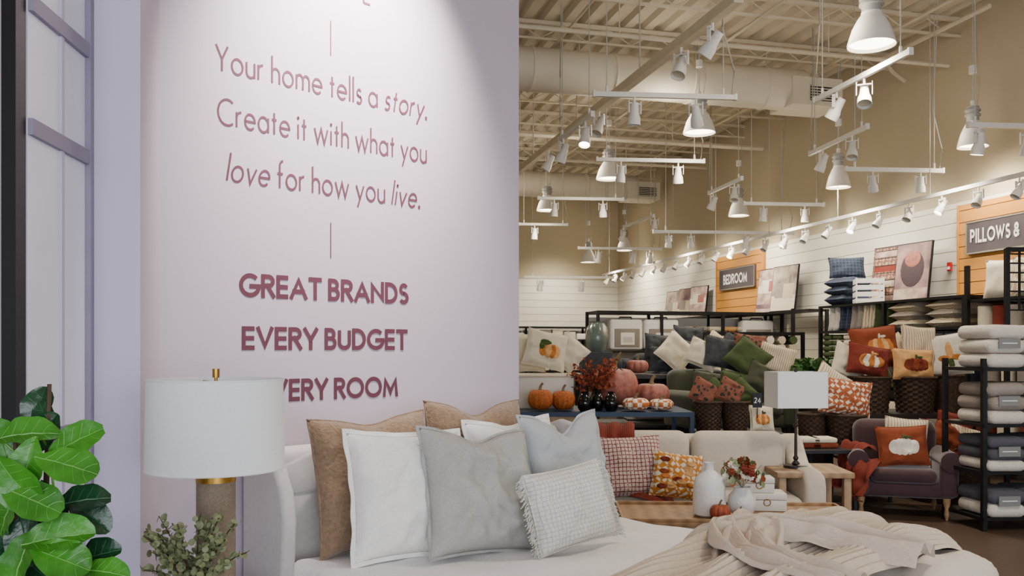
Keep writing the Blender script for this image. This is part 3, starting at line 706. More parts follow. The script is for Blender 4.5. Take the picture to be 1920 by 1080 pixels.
for i in range(20):
    a=rnd(0,6.28);R=rnd(.05,.125);z=.26+rnd(-.02,.095)
    p=(R*math.cos(a),R*math.sin(a)-.03,z); mt=random.choice([WAPP,WAPP,FLOW,BURNT,RUST,WAPP])
    b.ball(.02,mt,T(*p),10,6,.7)
    for k in range(7): b.ball(.009,mt,T(p[0]+.017*math.cos(k*.9),p[1]-.006,p[2]+.017*math.sin(k*.9)),6,4)
for i in range(12):
    a=rnd(0,6.28); b.tube([(0,0,.18),(.06*math.cos(a),.06*math.sin(a),.26),(.13*math.cos(a),.1*math.sin(a),.30+rnd(0,.06))],.002,EUC,I4,4)
b.done('flower_vase',T(fx(1391,5.76),5.76,ZTb))
def lbox(x,y,z,w,d,h,rot):
    b=B(); b.rbox(-w/2,w/2,-d/2,d/2,0,h*.62,BOXW,.004); b.rbox(-w/2-.002,w/2+.002,-d/2-.002,d/2+.002,h*.64,h,BOXW,.004)
    b.tube([(.022*math.cos(2*pi*i/20),-d/2-.008,h*.5+.022*math.sin(2*pi*i/20)) for i in range(21)],.003,BRASS); b.box(-.006,.006,-d/2-.01,-d/2,h*.5+.015,h*.7,BRASS); b.done('storage_box',T(x,y,z)@RZ(rot))
lbox(fx(1433,6.0),6.0,ZTb,.26,.2,.12,-.1); lbox(fx(1420,6.0),6.0,ZTb+.122,.2,.16,.10,-.1)
# ---------------------------------------------------------------- sofa
SX,SY=1.52,7.35
MS=T(SX,SY,0)@RZ(-.07)
b=B()
b.rbox(-.95,.95,-.42,.42,.12,.30,SOFA,.04); 
for k in range(2): b.rbox(-.80+k*.80,-.0+k*.80,-.45,.25,.28,.41,SOFA,.05)
b.rbox(-.93,.93,.22,.45,.2,.84,SOFA,.10,seg=5)
for k in range(2): b.rbox(-.80+k*.805,-.01+k*.805,.06,.30,.40,.88,SOFA,.10,seg=6)
arm=[(-.45,.14),(-.45,.5),(-.42,.58),(-.34,.61),(-.1,.62),(.08,.65),(.2,.74),(.3,.83),(.42,.85),(.45,.8),(.45,.14)]
for x in(-.78,.98): b.prism([(y,z) for y,z in arm],0,.17,SOFA,T(x,0,0)@RZ(pi/2)@T(0,0,0),bevel=.045)
for x in(-.85,.85):
    for y in(-.36,.36): b.cyl(.03,0,.13,DWOOD,T(x,y,0),10,.035)
b.done('sofa',MS)
def put(name,u,Y,zb,w,h,d,mt,lean=.3,yaw=0,roll=0,seed=0,n=14,**k):
    b=B(); b.pillow(w,h,d,mt,I4,seed,n=n,**k)
    hh=(abs(h*math.cos(roll))+abs(w*math.sin(roll)))/2*(.93 if abs(roll)>.3 else 1)
    return b.done(name,T(fx(u,Y),Y,zb+hh*math.cos(lean))@RZ(yaw)@RX(-lean)@RY(roll))
def pk(cx=0,cy=-.05,s=.5,c1=ORP,c2=ORP2,st=GAPP,low=False):
    return [(cx-.62*s,cy,.42*s,.62*s,c1,.002),(cx+.62*s,cy,.42*s,.62*s,c1,.0025),(cx-.32*s,cy,.4*s,.72*s,c2,.005),(cx+.32*s,cy,.4*s,.72*s,c2,.0055),(cx,cy,.34*s,.78*s,c1,.008),(cx,cy+.92*s,.1*s,.24*s,st,.009),(cx+.28*s,cy+.85*s,.26*s,.13*s,st,.010)]
put('plaid_pillow',1181,6.98,.405,.52,.49,.15,PLAID,.3,.1,-.03,1,20)
put('leaf_print_pillow',1268,6.83,.405,.38,.36,.13,LEAFY,.35,-.15,.12,2,18,motif=[(rnd(-.7,.7),rnd(-.7,.7),.22,.12,random.choice([BURNT,ORP,ORP2,RUST]),.001*i) for i in range(14)])
b=B()
b.strip([(-.66,.50,.55),(-.66,.44,.86),(-.66,.30,.92),(-.66,.12,.91),(-.66,.02,.82),(-.64,-.02,.62),(-.56,-.16,.44),(-.42,-.35,.43),(-.28,-.49,.42),(-.2,-.52,.3)],.38,.02,3,RUST,nv=60,ribs=20,ra=.004,seed=3)
b.strip([(-.5,-.2,.44),(-.2,-.30,.45),(.12,-.36,.44)],.28,.03,3,RUST,nv=50,ribs=16,ra=.004,seed=6)
b.done('rust_throw',MS)
LX,LY=fx(1492,7.25),7.25
b=B(); b.rbox(-.05,.56,-.3,.3,.555,.60,WOODL,.006)
for x in(-.03,.48):
    for y in(-.28,.22): b.rbox(x,x+.06,y,y+.06,0,.555,WOODL,.006)
b.rbox(0,.5,-.25,.25,.15,.18,WOODL,.005); b.done('side_table',T(LX-.18,LY,0)@RZ(-.05))
b=B(); b.cyl(.10,.602,.622,DWOOD,I4,24); b.tube([(0,0,.62),(0,0,1.18)],[.014,.009],DWOOD,I4,10); b.ball(.022,DWOOD,T(0,0,.68)); b.ball(.02,DWOOD,T(0,0,.95)); b.lathe([(.02,.62),(.035,.635),(.014,.66)],DWOOD)
b.cyl(.012,1.38,1.42,DWOOD); b.tube([(0,0,1.18),(0,0,1.4)],.005,DWOOD)
W_,D_=.215,.14
for (x0,x1,y0,y1) in ((-W_,W_,-D_,-D_+.004),(-W_,W_,D_-.004,D_),(-W_,-W_+.004,-D_,D_),(W_-.004,W_,-D_,D_)): b.box(x0,x1,y0,y1,1.10,1.395,SHADE)
b.tube([(-W_,0,1.38),(W_,0,1.38)],.003,DWOOD)
b.done('table_lamp',T(LX,LY,0)@RZ(.1))
# ---------------------------------------------------------------- arm chairs
def armchair(X,Y,z,rot,mt,name='armchair',s=1,legs=True):
    b=B()
    b.rbox(-.46,.46,-.38,.36,.2,.36,mt,.05); b.rbox(-.3,.3,-.42,.2,.34,.48,mt,.06,seg=4)
    b.rbox(-.4,.4,.14,.38,.3,.93,mt,.11,T(0,0,0)@RX(-.08),seg=5)
    for sx in(-1,1):
        b.rbox(min(sx*.31,sx*.48),max(sx*.31,sx*.48),-.40,.3,.22,.55,mt,.04)
        M=T(sx*.41,-.42,.56)@RX(-pi/2); b.cyl(.095,0,.70,mt,M,20)
        b.lathe([(.001,-.006),(.07,-.008),(.095,0)],mt,M,20)
        for y in(-.34,.3):
            b.lathe([(.012,0),(.018,.03),(.026,.06),(.018,.1),(.034,.16),(.036,.21)],DWOOD if mt!=PURP else WOODL,T(sx*.38,y,0),12)
    b.done(name,T(X,Y,z)@RZ(rot)@SC(s,s,s))
armchair(fx(1684,8.5),8.5,0,-.28,PURP,s=.97)
put('pumpkin_pillow',1692,8.3,.47,.46,.38,.13,BURNT,.25,-.2,-.05,1,18,motif=pk(0,-.1,.6,WAPP,WAPP,GAPP))
put('cream_pillow',1698,8.5,.50,.4,.40,.12,CREAMS,.2,-.2,.1,2)
b=B(); b.strip([(-.28,-.1,.49),(-.33,-.25,.51),(-.38,-.42,.51),(-.42,-.47,.35),(-.44,-.48,.18)],.3,.03,3,RUST,nv=50,ribs=14,ra=.003,seed=4)
b.strip([(-.3,.0,.6),(-.42,-.15,.66),(-.5,-.2,.5),(-.53,-.2,.25)],.28,.03,3,RUST,nv=50,ribs=14,ra=.003,seed=14)
b.done('rust_throw',T(fx(1684,8.5),8.5,0)@RZ(-.28))
# ---------------------------------------------------------------- generic tables / stands
def table(name,X0,X1,Y0,Y1,z,mt,th=.04,leg=.04,shelf=None,rot=0):
    b=B(); w=(X1-X0)/2;d=(Y1-Y0)/2
    b.box(-w,w,-d,d,z-th,z,mt)
    for x in(-w,w-leg):
        for y in(-d,d-leg): b.box(x,x+leg,y,y+leg,0,z-th,mt)
    if shelf: b.box(-w,w,-d,d,shelf-.03,shelf,mt)
    b.done(name,T((X0+X1)/2,(Y0+Y1)/2,0)@RZ(rot))
table('blue_display_table',-.6,fx(1293,9.7),9.45,10.55,.90,BLUE,.05,.045,.42)
def pump(u,Y,z,R,mt,h=.8,name='pumpkin',ribs=9,stem=STEMM):
    b=B(); b.pumpkin(R,mt,I4,ribs,h,stem); b.done(name,T(fx(u,Y),Y,z))
pump(1013,9.65,.90,.145,ORNG,.9,'wicker_pumpkin',14); pump(1056,9.68,.90,.135,ORNG,.9,'wicker_pumpkin',14)
pump(1192,9.62,.90,.15,CHK,.55,'checkered_pumpkin'); pump(1240,9.68,.90,.135,CHK,.55,'checkered_pumpkin')
for u,r in ((1030,.13),(1075,.13),(1120,.12),(1210,.13)):
    b=B(); b.ball(.13,GREYB,T(0,0,.13)); b.done('woven_ball',T(fx(u,9.7),9.7,.42))
for u,Yy in ((1096,9.62),(1120,9.7),(1146,9.62)):
    b=B(); b.lathe([(.001,0),(.05,0),(.075,.04),(.08,.1),(.06,.16),(.035,.19),(.04,.215)],BGLASS,I4,20); b.done('black_glass_vase',T(fx(u,Yy),Yy,.90))
b=B(); random.seed(21)
b.lathe([(.001,0),(.06,0),(.08,.1),(.05,.2),(.055,.23)],BGLASS,I4,20)
for k in range(46):
    a=rnd(0,6.28);R=rnd(.08,.36);h=.28+rnd(0,.30)-R*.35
    pth=[Vector((0,0,.18)),Vector((R*.4*math.cos(a),R*.3*math.sin(a),.18+(h-.1)*.6)),Vector((R*math.cos(a),R*.6*math.sin(a),h+.06))]
    b.tube(pth,.004,BARK,I4,4)
    for i in range(15):
        t=.3+.75*i/15; q=pth[0].lerp(pth[1],t).lerp(pth[1].lerp(pth[2],t),t); disc_leaf(b,(q.x+rnd(-.035,.035),q.y+rnd(-.035,.035),q.z+rnd(-.03,.03)),rnd(.014,.024),FLOW)
b.done('autumn_foliage_vase',T(fx(1118,9.9),9.9,.90))
b=B(); b.pumpkin(.28,PINKP,I4,10,.9); b.done('large_pumpkin',T(fx(1152,10.25),10.25,.90))
b=B(); b.pumpkin(.21,PINKP,I4,10,.75); b.done('large_pumpkin',T(fx(1222,10.2),10.2,.90))
b=B(); b.rbox(-.32,.32,-.2,.2,0,.38,POT,.02); b.rbox(-.33,.33,-.21,.21,.36,.40,CREAM,.02); b.done('storage_bin',T(fx(1022,10.15),10.15,.90))
put('pumpkin_pillow',1024,10.1,1.31,.50,.44,.15,CREAM,.2,.1,.22,3,18,motif=[(.1+.62*.55,-.1,.25,.36,ORP2,.002),(.1-.25,-.1,.22,.36,ORP,.0025),(.1,-.1,.2,.42,ORP2,.006),(.3,-.1,.2,.4,ORP,.006),(-.1,.35,.28,.16,GAPP,.009),(-.25,.15,.15,.25,GAPP,.009)])
put('cream_pillow',1066,10.16,1.31,.38,.36,.14,CREAM,.2,-.2,.75,4)
put('cream_pillow',992,10.28,1.31,.4,.46,.14,CREAM,.1,.3,.0,5)
table('display_table',fx(1085,11.6),fx(1290,11.6),11.3,12.3,1.25,DWOOD,.05,.06,.6)
b=B(); b.lathe([(.001,0),(.1,0),(.14,.06),(.15,.2),(.13,.32),(.09,.38),(.1,.40)],SAGE,I4,20,rf=lambda a,z:1+.05*math.cos(9*a)); b.done('glass_jar',T(fx(1119,11.6),11.6,1.55))
b=B(); b.rbox(-.2,.2,-.15,.15,0,.3,GREYB,.02); b.done('storage_bin',T(fx(1119,11.6),11.6,1.25))
pump(1160,11.8,1.25,.2,GREYB,.6,'pumpkin'); pump(1195,11.6,1.25,.15,PINKP,.7,'pumpkin')
armchair(fx(1258,12.4),12.4,.62,.5,GREYB)
b=B(); b.box(-.7,.7,-.6,.6,0,.62,DWOOD); b.done('display_platform',T(fx(1262,12.4)+.0,12.6,0))
put('slate_pillow',1245,12.0,1.25,.42,.36,.14,GREYB,.3,.2,.1,3)
put('cream_pillow',1268,11.85,1.25,.46,.46,.15,CREAM,.25,.2,.75,6)
put('slate_pillow',1292,12.1,1.25,.5,.4,.16,GREYB,.3,-.3,.3,8)
put('slate_pillow',1235,12.35,1.4,.42,.38,.14,GREYB,.2,.2,.1,13); put('cream_pillow',1345,12.6,1.35,.4,.4,.14,CREAMS,.2,.2,.6,14)
put('slate_pillow',1290,12.6,1.5,.45,.4,.15,GREYB,.2,.1,.1,15)
b=B(); b.box(-1.1,1.1,-.6,.7,0,.42,DWOOD); b.done('display_platform',T(fx(1370,11.0),11.1,0))
armchair(fx(1330,10.95),10.95,.42,.35,GREENV); armchair(fx(1415,11.1),11.1,.42,-.2,GREENV)
for i,(u,Y,z,w,h,mt,roll) in enumerate([(1335,10.8,.92,.5,.36,GREENV,.15),(1402,10.75,1.2,.46,.42,GREENP,.7),(1408,11.0,1.35,.46,.42,FLORAL,.1),(1352,11.15,1.3,.45,.42,GREYB,.2),(1318,11.2,1.3,.42,.36,CREAM,.4),(1455,10.9,1.2,.45,.4,CREAMS,.3),(1430,10.6,1.0,.4,.36,GREENV,.5),(1380,10.6,.92,.42,.36,GREENP,.2),(1448,10.7,.9,.5,.4,GREENV,.1),(1375,11.3,1.3,.42,.4,GREYB,.6)]):
    put('throw_pillow',u,Y,z,w,h,.15,mt,.3,rnd(-.3,.3),roll,20+i)
table('display_table',fx(1300,9.7),fx(1455,9.7),9.35,9.95,.68,DWOOD,.04,.05)
for u in(1328,1378):
    b=B(); b.basket(.12,.15,.32,WICK); b.done('wicker_basket',T(fx(u,9.65),9.65,.68))
    put('round_floral_pillow',u-8,9.65,.93,.30,.28,.12,FLORAL,.2,.2,.5,u); put('green_pillow',u+12,9.7,.93,.28,.26,.12,GREENP,.2,-.2,.8,u+1)
put('pumpkin_pillow',1428,9.5,.68,.26,.30,.1,CREAM,.25,0,0,9,16,motif=pk(0,-.1,.6,ORP,ORP2))
b=B(); b.box(-.05,.05,-.004,.004,0,.16,BLK); b.tube([(0,0,-.25),(0,0,0)],.005,BLK); text(b,'24',.07,.06,.16,WHT,T(0,-.006,.05)); b.cyl(.04,-.27,-.25,BLK); b.done('price_sign',T(fx(1420,9.45),9.45,.95))
table('black_side_table',fx(1447,8.6),fx(1585,8.6),8.3,8.95,.62,BLK,.03,.03)
for k,(u,mt) in enumerate([(1475,CREAM),(1510,RUST),(1540,BURNT)]):
    b=B(); b.rbox(-.13,.13,-.12,.12,0,.05,mt,.02); b.rbox(-.12,.12,-.12,.12,.05,.1,CREAM,.02); b.done('folded_throw',T(fx(u,8.6),8.6,.62))
table('display_table',fx(1575,10.0),fx(1830,10.0),9.7,10.6,.86,DWOOD,.05,.06,.35)
for u,r,h in((1632,.23,.40),(1716,.23,.40),(1778,.17,.42)):
    b=B(); b.basket(r*.82,r,h,WICK); b.done('wicker_basket',T(fx(u,10),10.02,.86))
PL=[('pumpkin_pillow',1640,10.2,1.33,.56,.50,BURNT,.0,-.1,pk(.15,.0,.55,ORP,ORP2,WAPP)),
('pumpkin_pillow',1628,9.98,1.23,.50,.36,RUST,.12,.2,pk(0,-.1,.6,ORP,WAPP,ORP2)),
('pumpkin_pillow',1712,9.95,1.22,.48,.36,ORP2,.05,.05,pk(0,-.1,.6,BURNT,RUST,GAPP)),
('cream_pillow',1722,10.2,1.25,.42,.60,CREAMS,.1,.1,None),
('pumpkin_pillow',1778,10.15,1.24,.46,.50,WAPP,-.3,-.15,[(0,.1,.18,.5,ORP2,.002),(-.3,-.2,.3,.15,ORP,.003),(.3,-.2,.3,.15,ORP,.003),(0,-.5,.15,.3,GAPP,.004)]),
('cream_pillow',1590,10.2,1.18,.4,.42,CREAM,.3,.4,None),('striped_pillow',1680,10.3,1.25,.4,.45,CREAMS,.4,-.4,None)]
for i,(nm,u,Y,z,w,h,mt,yaw,roll,mo) in enumerate(PL): put(nm,u,Y,z,w,h,.16,mt,.2,yaw,roll,40+i,18,motif=mo)
table('black_side_table',fx(1500,9.3),fx(1650,9.3),9.0,9.6,.53,BLK,.03,.03,.2)
b=B(); b.basket(.17,.22,.36,WICK); b.done('wicker_basket',T(fx(1585,9.3),9.25,.53))
b=B(); b.basket(.12,.14,.36,WICK); b.done('wicker_basket',T(fx(1525,9.3),9.35,.53))
put('damask_pillow',1585,9.15,.86,.52,.38,.16,DAM,.25,-.1,.15,51,18); put('cream_pillow',1555,9.35,.92,.40,.42,.15,CREAMS,.2,.2,.6,52)
for i,(u,Y,z,mt) in enumerate([(1745,9.2,.44,CREAMS),(1780,9.1,.44,BURNT),(1815,9.1,.44,CREAMS),(1725,9.4,.5,RUST),(1790,9.4,.56,RUST)]): put('throw_pillow',u,Y,z,.38,.32,.14,mt,.4,rnd(-.4,.4),rnd(-.4,.6),60+i)
b=B(); b.basket(.35,.42,.42,WICK); b.done('wicker_basket',T(fx(1775,9.2),9.2,0))
b=B(); b.cyl(.18,0,1.12,DWOOD); b.done('plant_stand',T(fx(1525,10.9),10.9,0))
b=B(); random.seed(8); b.lathe([(.001,0),(.1,0),(.14,.16),(.13,.16),(.001,.13)],POT,I4,20)
for k in range(80):
    a=rnd(0,6.28);R=rnd(.1,.42);h=.16+rnd(.1,.25)
    pth=[Vector((0,0,.12)),Vector((R*.5*math.cos(a),R*.5*math.sin(a),h)),Vector((R*math.cos(a),R*math.sin(a),h-.08))]
    for i in range(12):
        t=.2+.8*i/12; q=pth[0].lerp(pth[1],t).lerp(pth[1].lerp(pth[2],t),t); disc_leaf(b,(q.x+rnd(-.02,.02),q.y+rnd(-.02,.02),q.z+rnd(-.02,.02)),rnd(.016,.028),FERN)
b.done('potted_fern',T(fx(1525,10.9),10.9,1.12))
# ---------------------------------------------------------------- shelving
def gondola(p0,p1,q,d,levels,ztop,name='metal_shelving'):
    b=B()
    n=max(1,round((p1-p0)/1.2))
    for i in range(n+1):
        x=p0+(p1-p0)*i/n
        for y in(q,q+d): b.box(x-.025,x+.025,y-.025,y+.025,0,ztop,BLK)
    for z in levels: b.box(p0,p1,q,q+d,z-.03,z,BLK)
    b.box(p0,p1,q-.02,q+d,ztop-.05,ztop,BLK); b.box(p0,p1,q+d-.01,q+d,.1,ztop-.1,PLANK)
    return b
b=gondola(5.25,8.9,14.7,.6,(.5,1.0,1.55),2.27)
x=5.5
def bedbag(x,w):
    b.rbox(x,x+w,14.72,14.95,1.57,2.12,WHT,.05); b.rbox(x+.07,x+w-.07,14.705,14.73,1.62,1.95,TOWG,.03)
    b.tube([(x+w*.3,14.8,2.1),(x+w*.32,14.8,2.16),(x+w*.68,14.8,2.16),(x+w*.7,14.8,2.1)],.012,BLK); b.box(x+w/2-.13,x+w/2+.13,14.69,14.705,1.66,1.88,WHT); b.box(x+w/2-.09,x+w/2+.09,14.685,14.69,1.70,1.80,TOWW)
for w in (.62,.66): bedbag(x,w); x+=w+.04
for k in range(5):
    for j in range(5): b.rbox(x,x+.26,14.74,15.1,1.56+j*.09,1.64+j*.09,[CREAM,CREAMS,TOWG,CREAM,ORP2][(k+j//3)%5],.03)
    x+=.29
bedbag(8.1,.65)
for z in (.52,1.02):
    for k in range(9): b.rbox(5.4+k*.38,5.72+k*.38,14.72,15.1,z,z+.3,random.choice([CREAM,TOWG,GREYB,TOWW]),.04)
b.done('metal_shelving',SR)
b=gondola(6.3,8.1,12.75,.5,(.5,1.0,1.4),1.86)
for k in range(8):
    for j in range(3): b.cyl(.065,0,.42,[TOWW,TOWG,CREAM,CREAMS,GREENP][(k+j)%5],T(6.45+k*.21,12.72,1.47+j*.13)@RX(-pi/2),12)
for z in (.52,1.02):
    for k in range(5): b.rbox(6.35+k*.35,6.66+k*.35,12.77,13.1,z,z+.28,[CREAM,TOWG,TOWW][k%3],.04)
b.done('metal_shelving',SR)
b=B()
for q in(9.3,10.85,12.4):
    for x in(8.2,8.85): b.box(x-.025,x+.025,q-.025,q+.025,0,2.27,BLK)
for z in(.5,1.0,1.45,1.87,2.27): b.box(8.18,8.9,9.3,12.4,z-.035,z,BLK)
q=9.45;k=0
while q<12.25:
    mt=[GREENP,TOWW,GREENP,CREAMS,TOWG,NAVY,TOWW][k//2%7]
    if q<10.3:
        for j in range(3): b.pillow(.6,.5,.16,TOWG if j%2 else CREAMS,T(8.5,q+.3,1.93+j*.115)@RZ(.0)@RX(pi/2),j+k,n=10)
        q+=.75;k+=2;continue
    b.pillow(.45,.42,.17,mt,T(8.45,q,2.06)@RZ(0)@RX(.15),k,n=10); q+=.14;k+=1
q=9.45;k=0
while q<12.3:
    mt=[TOWD,TOWG,CREAM,GREENP,CREAMS][k//3%5]
    for j in range(4): b.rbox(8.22,8.6,q,q+.24,1.46+j*.09,1.54+j*.09,mt,.03)
    q+=.27;k+=1
for z in(.52,1.02):
    q=9.4
    while q<12.2: b.rbox(8.22,8.7,q,q+.36,z,z+.32,random.choice([CREAM,TOWG,TOWD,GREENP]),.05); q+=.4
b.done('metal_shelving',SR)
def put_sp(name,p,q,zb,w,h,d,mt,yaw,lean=.2,roll=0,seed=0):
    b=B(); b.pillow(w,h,d,mt,I4,seed,n=12); X,Y=SP(p,q); b.done(name,T(X,Y,zb+h/2*math.cos(lean))@RZ(RA+yaw)@RX(-lean)@RY(roll))
for j in range(3):
    b=B(); b.pillow(.52,.5,.17,NAVY,RX(pi/2),j,n=12); X,Y=SP(8.45,12.05); b.done('navy_pillow',T(X,Y,2.36+j*.13)@RZ(RA+.1*j))
put_sp('navy_pillow',8.5,12.15,2.7,.55,.36,.15,NAVY,-.4,.35,seed=3)
b=B()
for j in range(4): b.box(-.2,.2,-.2,-.18,j*.1,.07+j*.1,WHT); b.box(-.2,-.18,-.2,.2,j*.1,.07+j*.1,WHT); b.box(.18,.2,-.2,.2,j*.1,.07+j*.1,WHT)
b.box(-.2,.2,-.2,.2,0,.02,WHT)
for x in(-.2,.18): b.box(x,x+.02,-.21,-.2,0,.38,WHT)
X,Y=SP(8.45,11.55); b.done('white_crate',T(X,Y,2.272)@RZ(RA-.5))
b=B(); b.box(-.035,.035,-.03,.0,0,.12,RED); b.box(-.02,.02,-.04,-.03,.02,.06,WHT); X,Y=SP(8.95,10.42); b.done('fire_alarm',T(X,Y,2.68)@RZ(RA-pi/2))
b=B()
for q in(7.0,9.2):
    for x in(8.15,8.85): b.box(x-.025,x+.025,q-.025,q+.025,0,2.62,BLK)
for z in(.5,1.1,1.65,2.2): b.box(8.15,8.9,7.0,9.2,z-.035,z,BLK)
for k in range(7): b.cyl(.10,0,.45,[CREAM,RUST,TOWG,CREAMS][k%4],T(8.3,9.05-k*.24,1.66),14); b.cyl(.08,.0,.45,[TOWG,CREAM][k%2],T(8.35,9.0-k*.24,1.11),14)
for k in range(6): b.rbox(8.2,8.6,8.9-k*.34,9.15-k*.34,.52,.95,[BURNT,CREAM,RUST][k%3],.05)
for k,mt in enumerate([CREAM,CREAMS,TOWW,CREAMS]): b.pillow(.5,.5,.18,mt,T(8.5,8.95-k*.42,2.45)@RZ(-pi/2+.5)@RX(-.2),k,n=12)
b.done('metal_shelving',SR)
def slat_panel(q0,q1,z0,z1,name):
    b=B(); b.box(8.93,8.975,q0,q1,z0,z1,GAP); z=z0
    while z<z1-.01: b.box(8.90,8.93,q0,q1,z,min(z+.155,z1),ORW); z+=.165
    b.box(8.88,8.975,q0-.02,q0,z0,z1,ORW); b.box(8.88,8.975,q1,q1+.02,z0,z1,ORW); b.done(name,SR)
slat_panel(15.43,17.3,2.3,3.56,'wood_slat_panel'); slat_panel(7.2,10.2,2.0,3.56,'wood_slat_panel')
def sign(q0,q1,z0,z1,txt,tq0,tq1,zc,cap):
    b=B(); b.box(8.85,8.90,q0,q1,z0,z1,SIGN); 
    for a in ((q0,q1,z1-.02,z1),(q0,q1,z0,z0+.02),(q0,q0+.02,z0,z1),(q1-.02,q1,z0,z1)): b.box(8.845,8.851,a[0],a[1],a[2],a[3],GAP)
    text(b,txt,abs(tq0-tq1),cap,.2,WHT,T(8.842,(tq0+tq1)/2,zc)@RZ(-pi/2),gap=.12); b.done('department_sign',SR,merge=False)
sign(15.63,17.1,2.83,3.27,'BEDROOM',16.90,15.90,2.94,.21)
sign(7.6,10.02,2.86,3.30,'PILLOWS &',9.93,9.1,3.0,.19)
def art(q,w,h,z,mt,lean=.12,p=8.7,kind=0):
    b=B(); b.box(-w/2,w/2,0,.03,0,h,BLK); b.box(-w/2+.015,w/2-.015,-.004,0,.015,h-.015,mt)
    def patch(x0,x1,z0,z1,m_,e=.001): b.box(x0*w,x1*w,-.004-e,-.004,z0*h,z1*h,m_)
    if kind==1:
        for k in range(7): patch(-.45,.45,.04+k*.13,.14+k*.13,[ARTC,ARTA,ARTD,ARTA,RUST,ARTA,ARTC][k]); patch(-.45,.45,.14+k*.13,.155+k*.13,BLK,.002)
    if kind==2:
        b.ball(.22,ARTP,T(0,-.006,h*.55)@SC(1,.02,1.2),18,10); b.ball(.15,PINKP,T(0,-.012,h*.72)@SC(1,.02,.8),18,10); patch(-.48,.48,.02,.22,ARTC)
    if kind==3:
        patch(-.48,.48,.1,.45,ARTC); patch(-.48,.48,.45,.62,CREAM); patch(-.3,.1,.5,.75,TOWW,.002); patch(.0,.35,.48,.72,PINKP,.003); patch(-.48,.48,.1,.2,ARTB,.002)
    if kind==4:
        patch(-.48,.48,.02,.35,CREAM); patch(-.35,.05,.3,.62,TOWG,.002); patch(-.02,.4,.28,.6,CREAMS,.003)
    X,Y=SP(p,q); b.done('framed_art',T(X,Y,z)@RZ(RA-pi/2+.1)@RX(-lean))
art(11.45,.72,.88,2.272,ARTA,kind=1); art(10.85,.66,.86,2.272,ARTB,p=8.62,kind=2)
art(15.0,.72,.85,2.275,ARTC,p=8.75,kind=3); art(14.35,.72,.85,2.275,ARTD,p=8.68,kind=4)
art(19.3,.75,.7,2.275,ARTD,p=8.75,kind=4); art(18.6,.75,.72,2.275,ARTB,p=8.75,kind=4); art(17.9,.7,.72,2.275,ARTC,p=8.7,kind=3)
b=B()
for q in(13.2,15,17,19,21,22.8):
    for x in(8.2,8.85): b.box(x-.025,x+.025,q-.025,q+.025,0,2.27,BLK)
for z in(.5,1.0,1.45,1.87,2.27): b.box(8.18,8.9,15.4,22.8,z-.035,z,BLK)
b.box(8.5,8.9,13.2,14.6,2.23,2.27,BLK)
q=15.5
while q<22.6:
    for z in(.5,1.0,1.45,1.87): b.rbox(8.22,8.6,q,q+.4,z,z+rnd(.2,.33),random.choice([CREAM,TOWG,TOWD,TOWW,RUST,NAVY]),.04)
    q+=.45
b.done('metal_shelving',SR)
b=B()
p=-2
while p<8:
    for y in(22.8,23.4): b.box(p-.025,p+.025,y-.025,y+.025,0,2.2,BLK)
    for z in(.5,1.0,1.45,1.85,2.2): b.box(p,p+1.6,22.8,23.4,z-.035,z,BLK)
    for z in(.5,1.0,1.45,1.85):
        x=p+.08
        while x<p+1.4: 
            w=rnd(.15,.35); b.rbox(x,x+w,22.85,23.1,z,z+rnd(.15,.3),random.choice([WHT,CREAM,BLUE,BOXW,TOWG,ORP2,SAGE]),.015); x+=w+.04
    p+=1.65
b.done('metal_shelving',SR)
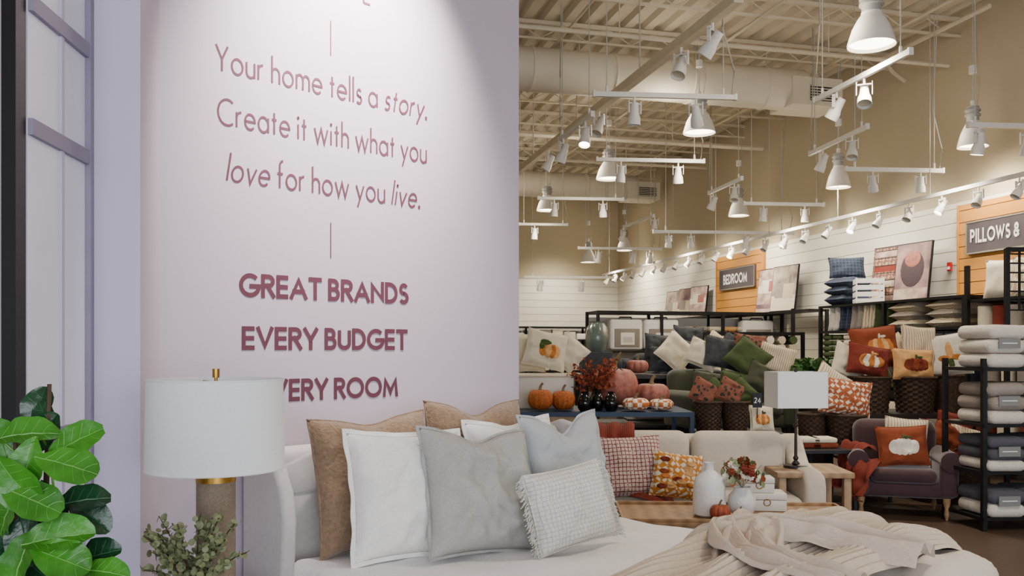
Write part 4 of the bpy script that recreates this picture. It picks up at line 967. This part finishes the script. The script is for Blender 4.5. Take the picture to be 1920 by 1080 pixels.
# plush throw rack at right edge
X0=4.10;Yf=7.6
b=B()
for x in(.0,1.1):
    for y in(0,.55): b.box(x-.02,x+.02,y-.02,y+.02,0,1.5 if x<.5 else 2.55,BLK)
for z in(.12,.52,.93,1.42): b.box(-.02,1.12,-.02,.57,z-.03,z,BLK)
cols={1.42:(TOWW,3,.125),.93:(TOWG,3,.12),.52:(TOWD,3,.10),.12:(TOWD,2,.12)}
for z,(mt,nn,hh) in cols.items():
    for c_ in range(3):
        for j in range(nn):
            mm=mt if (c_+j)%4 else TOWW
            M=T(.19+c_*.36,.18,z+(j+.5)*hh)@RZ(rnd(-.08,.08))@RY(rnd(-.03,.03))
            b.rbox(-.175,.175,-.25,.24,-hh/2,hh/2-.002,mm,.055,M,seg=4)
        b.box(.08+c_*.36,.28+c_*.36,-.088,-.08,z+nn*hh*.45,z+nn*hh*.45+.085,LABEL)
        b.box(.11+c_*.36,.25+c_*.36,-.0905,-.088,z+nn*hh*.45+.04,z+nn*hh*.45+.048,WHT)
b.done('throw_display_rack',T(X0,Yf,0)@RZ(.12))
b=B()
for x in(0,.8): b.box(x-.02,x+.02,-.02,.02,0,2.55,BLK)
for k in range(7): b.box(0,.8,-.01,.01,1.95+k*.09,1.965+k*.09,BLK)
for k in range(6): b.box(.12+k*.12,.135+k*.12,-.01,.01,1.95,2.52,BLK)
b.box(0,.8,-.02,.02,2.52,2.56,BLK)
b.done('metal_grid_panel',T(fx(1888,8.4),8.4,0)@RZ(.1))
# ---------------------------------------------------------------- world and daylight from storefront
w=bpy.data.worlds.new('World'); bpy.context.scene.world=w; w.use_nodes=True
bg=w.node_tree.nodes['Background']; bg.inputs[0].default_value=(.84,.89,1,1); bg.inputs[1].default_value=2.1
l=bpy.data.lights.new('storefront_daylight','AREA'); l.shape='RECTANGLE'; l.size=7; l.size_y=3.4; l.energy=385; l.color=(.88,.91,1)
o=bpy.data.objects.new('storefront_daylight',l); bpy.context.collection.objects.link(o); X,Y=SP(.5,-3.8); o.location=(X,Y,2.1)
o.rotation_euler=Vector((.05,1,0)).to_track_quat('-Z','Y').to_euler()
cam=bpy.data.cameras.new('camera'); cam.sensor_width=36; cam.lens=F/1920*36; cam.shift_y=115/1920; cam.clip_end=100
co=bpy.data.objects.new('camera',cam); bpy.context.collection.objects.link(co); co.location=(0,0,H); co.rotation_euler=(pi/2,0,0)
bpy.context.scene.camera=co
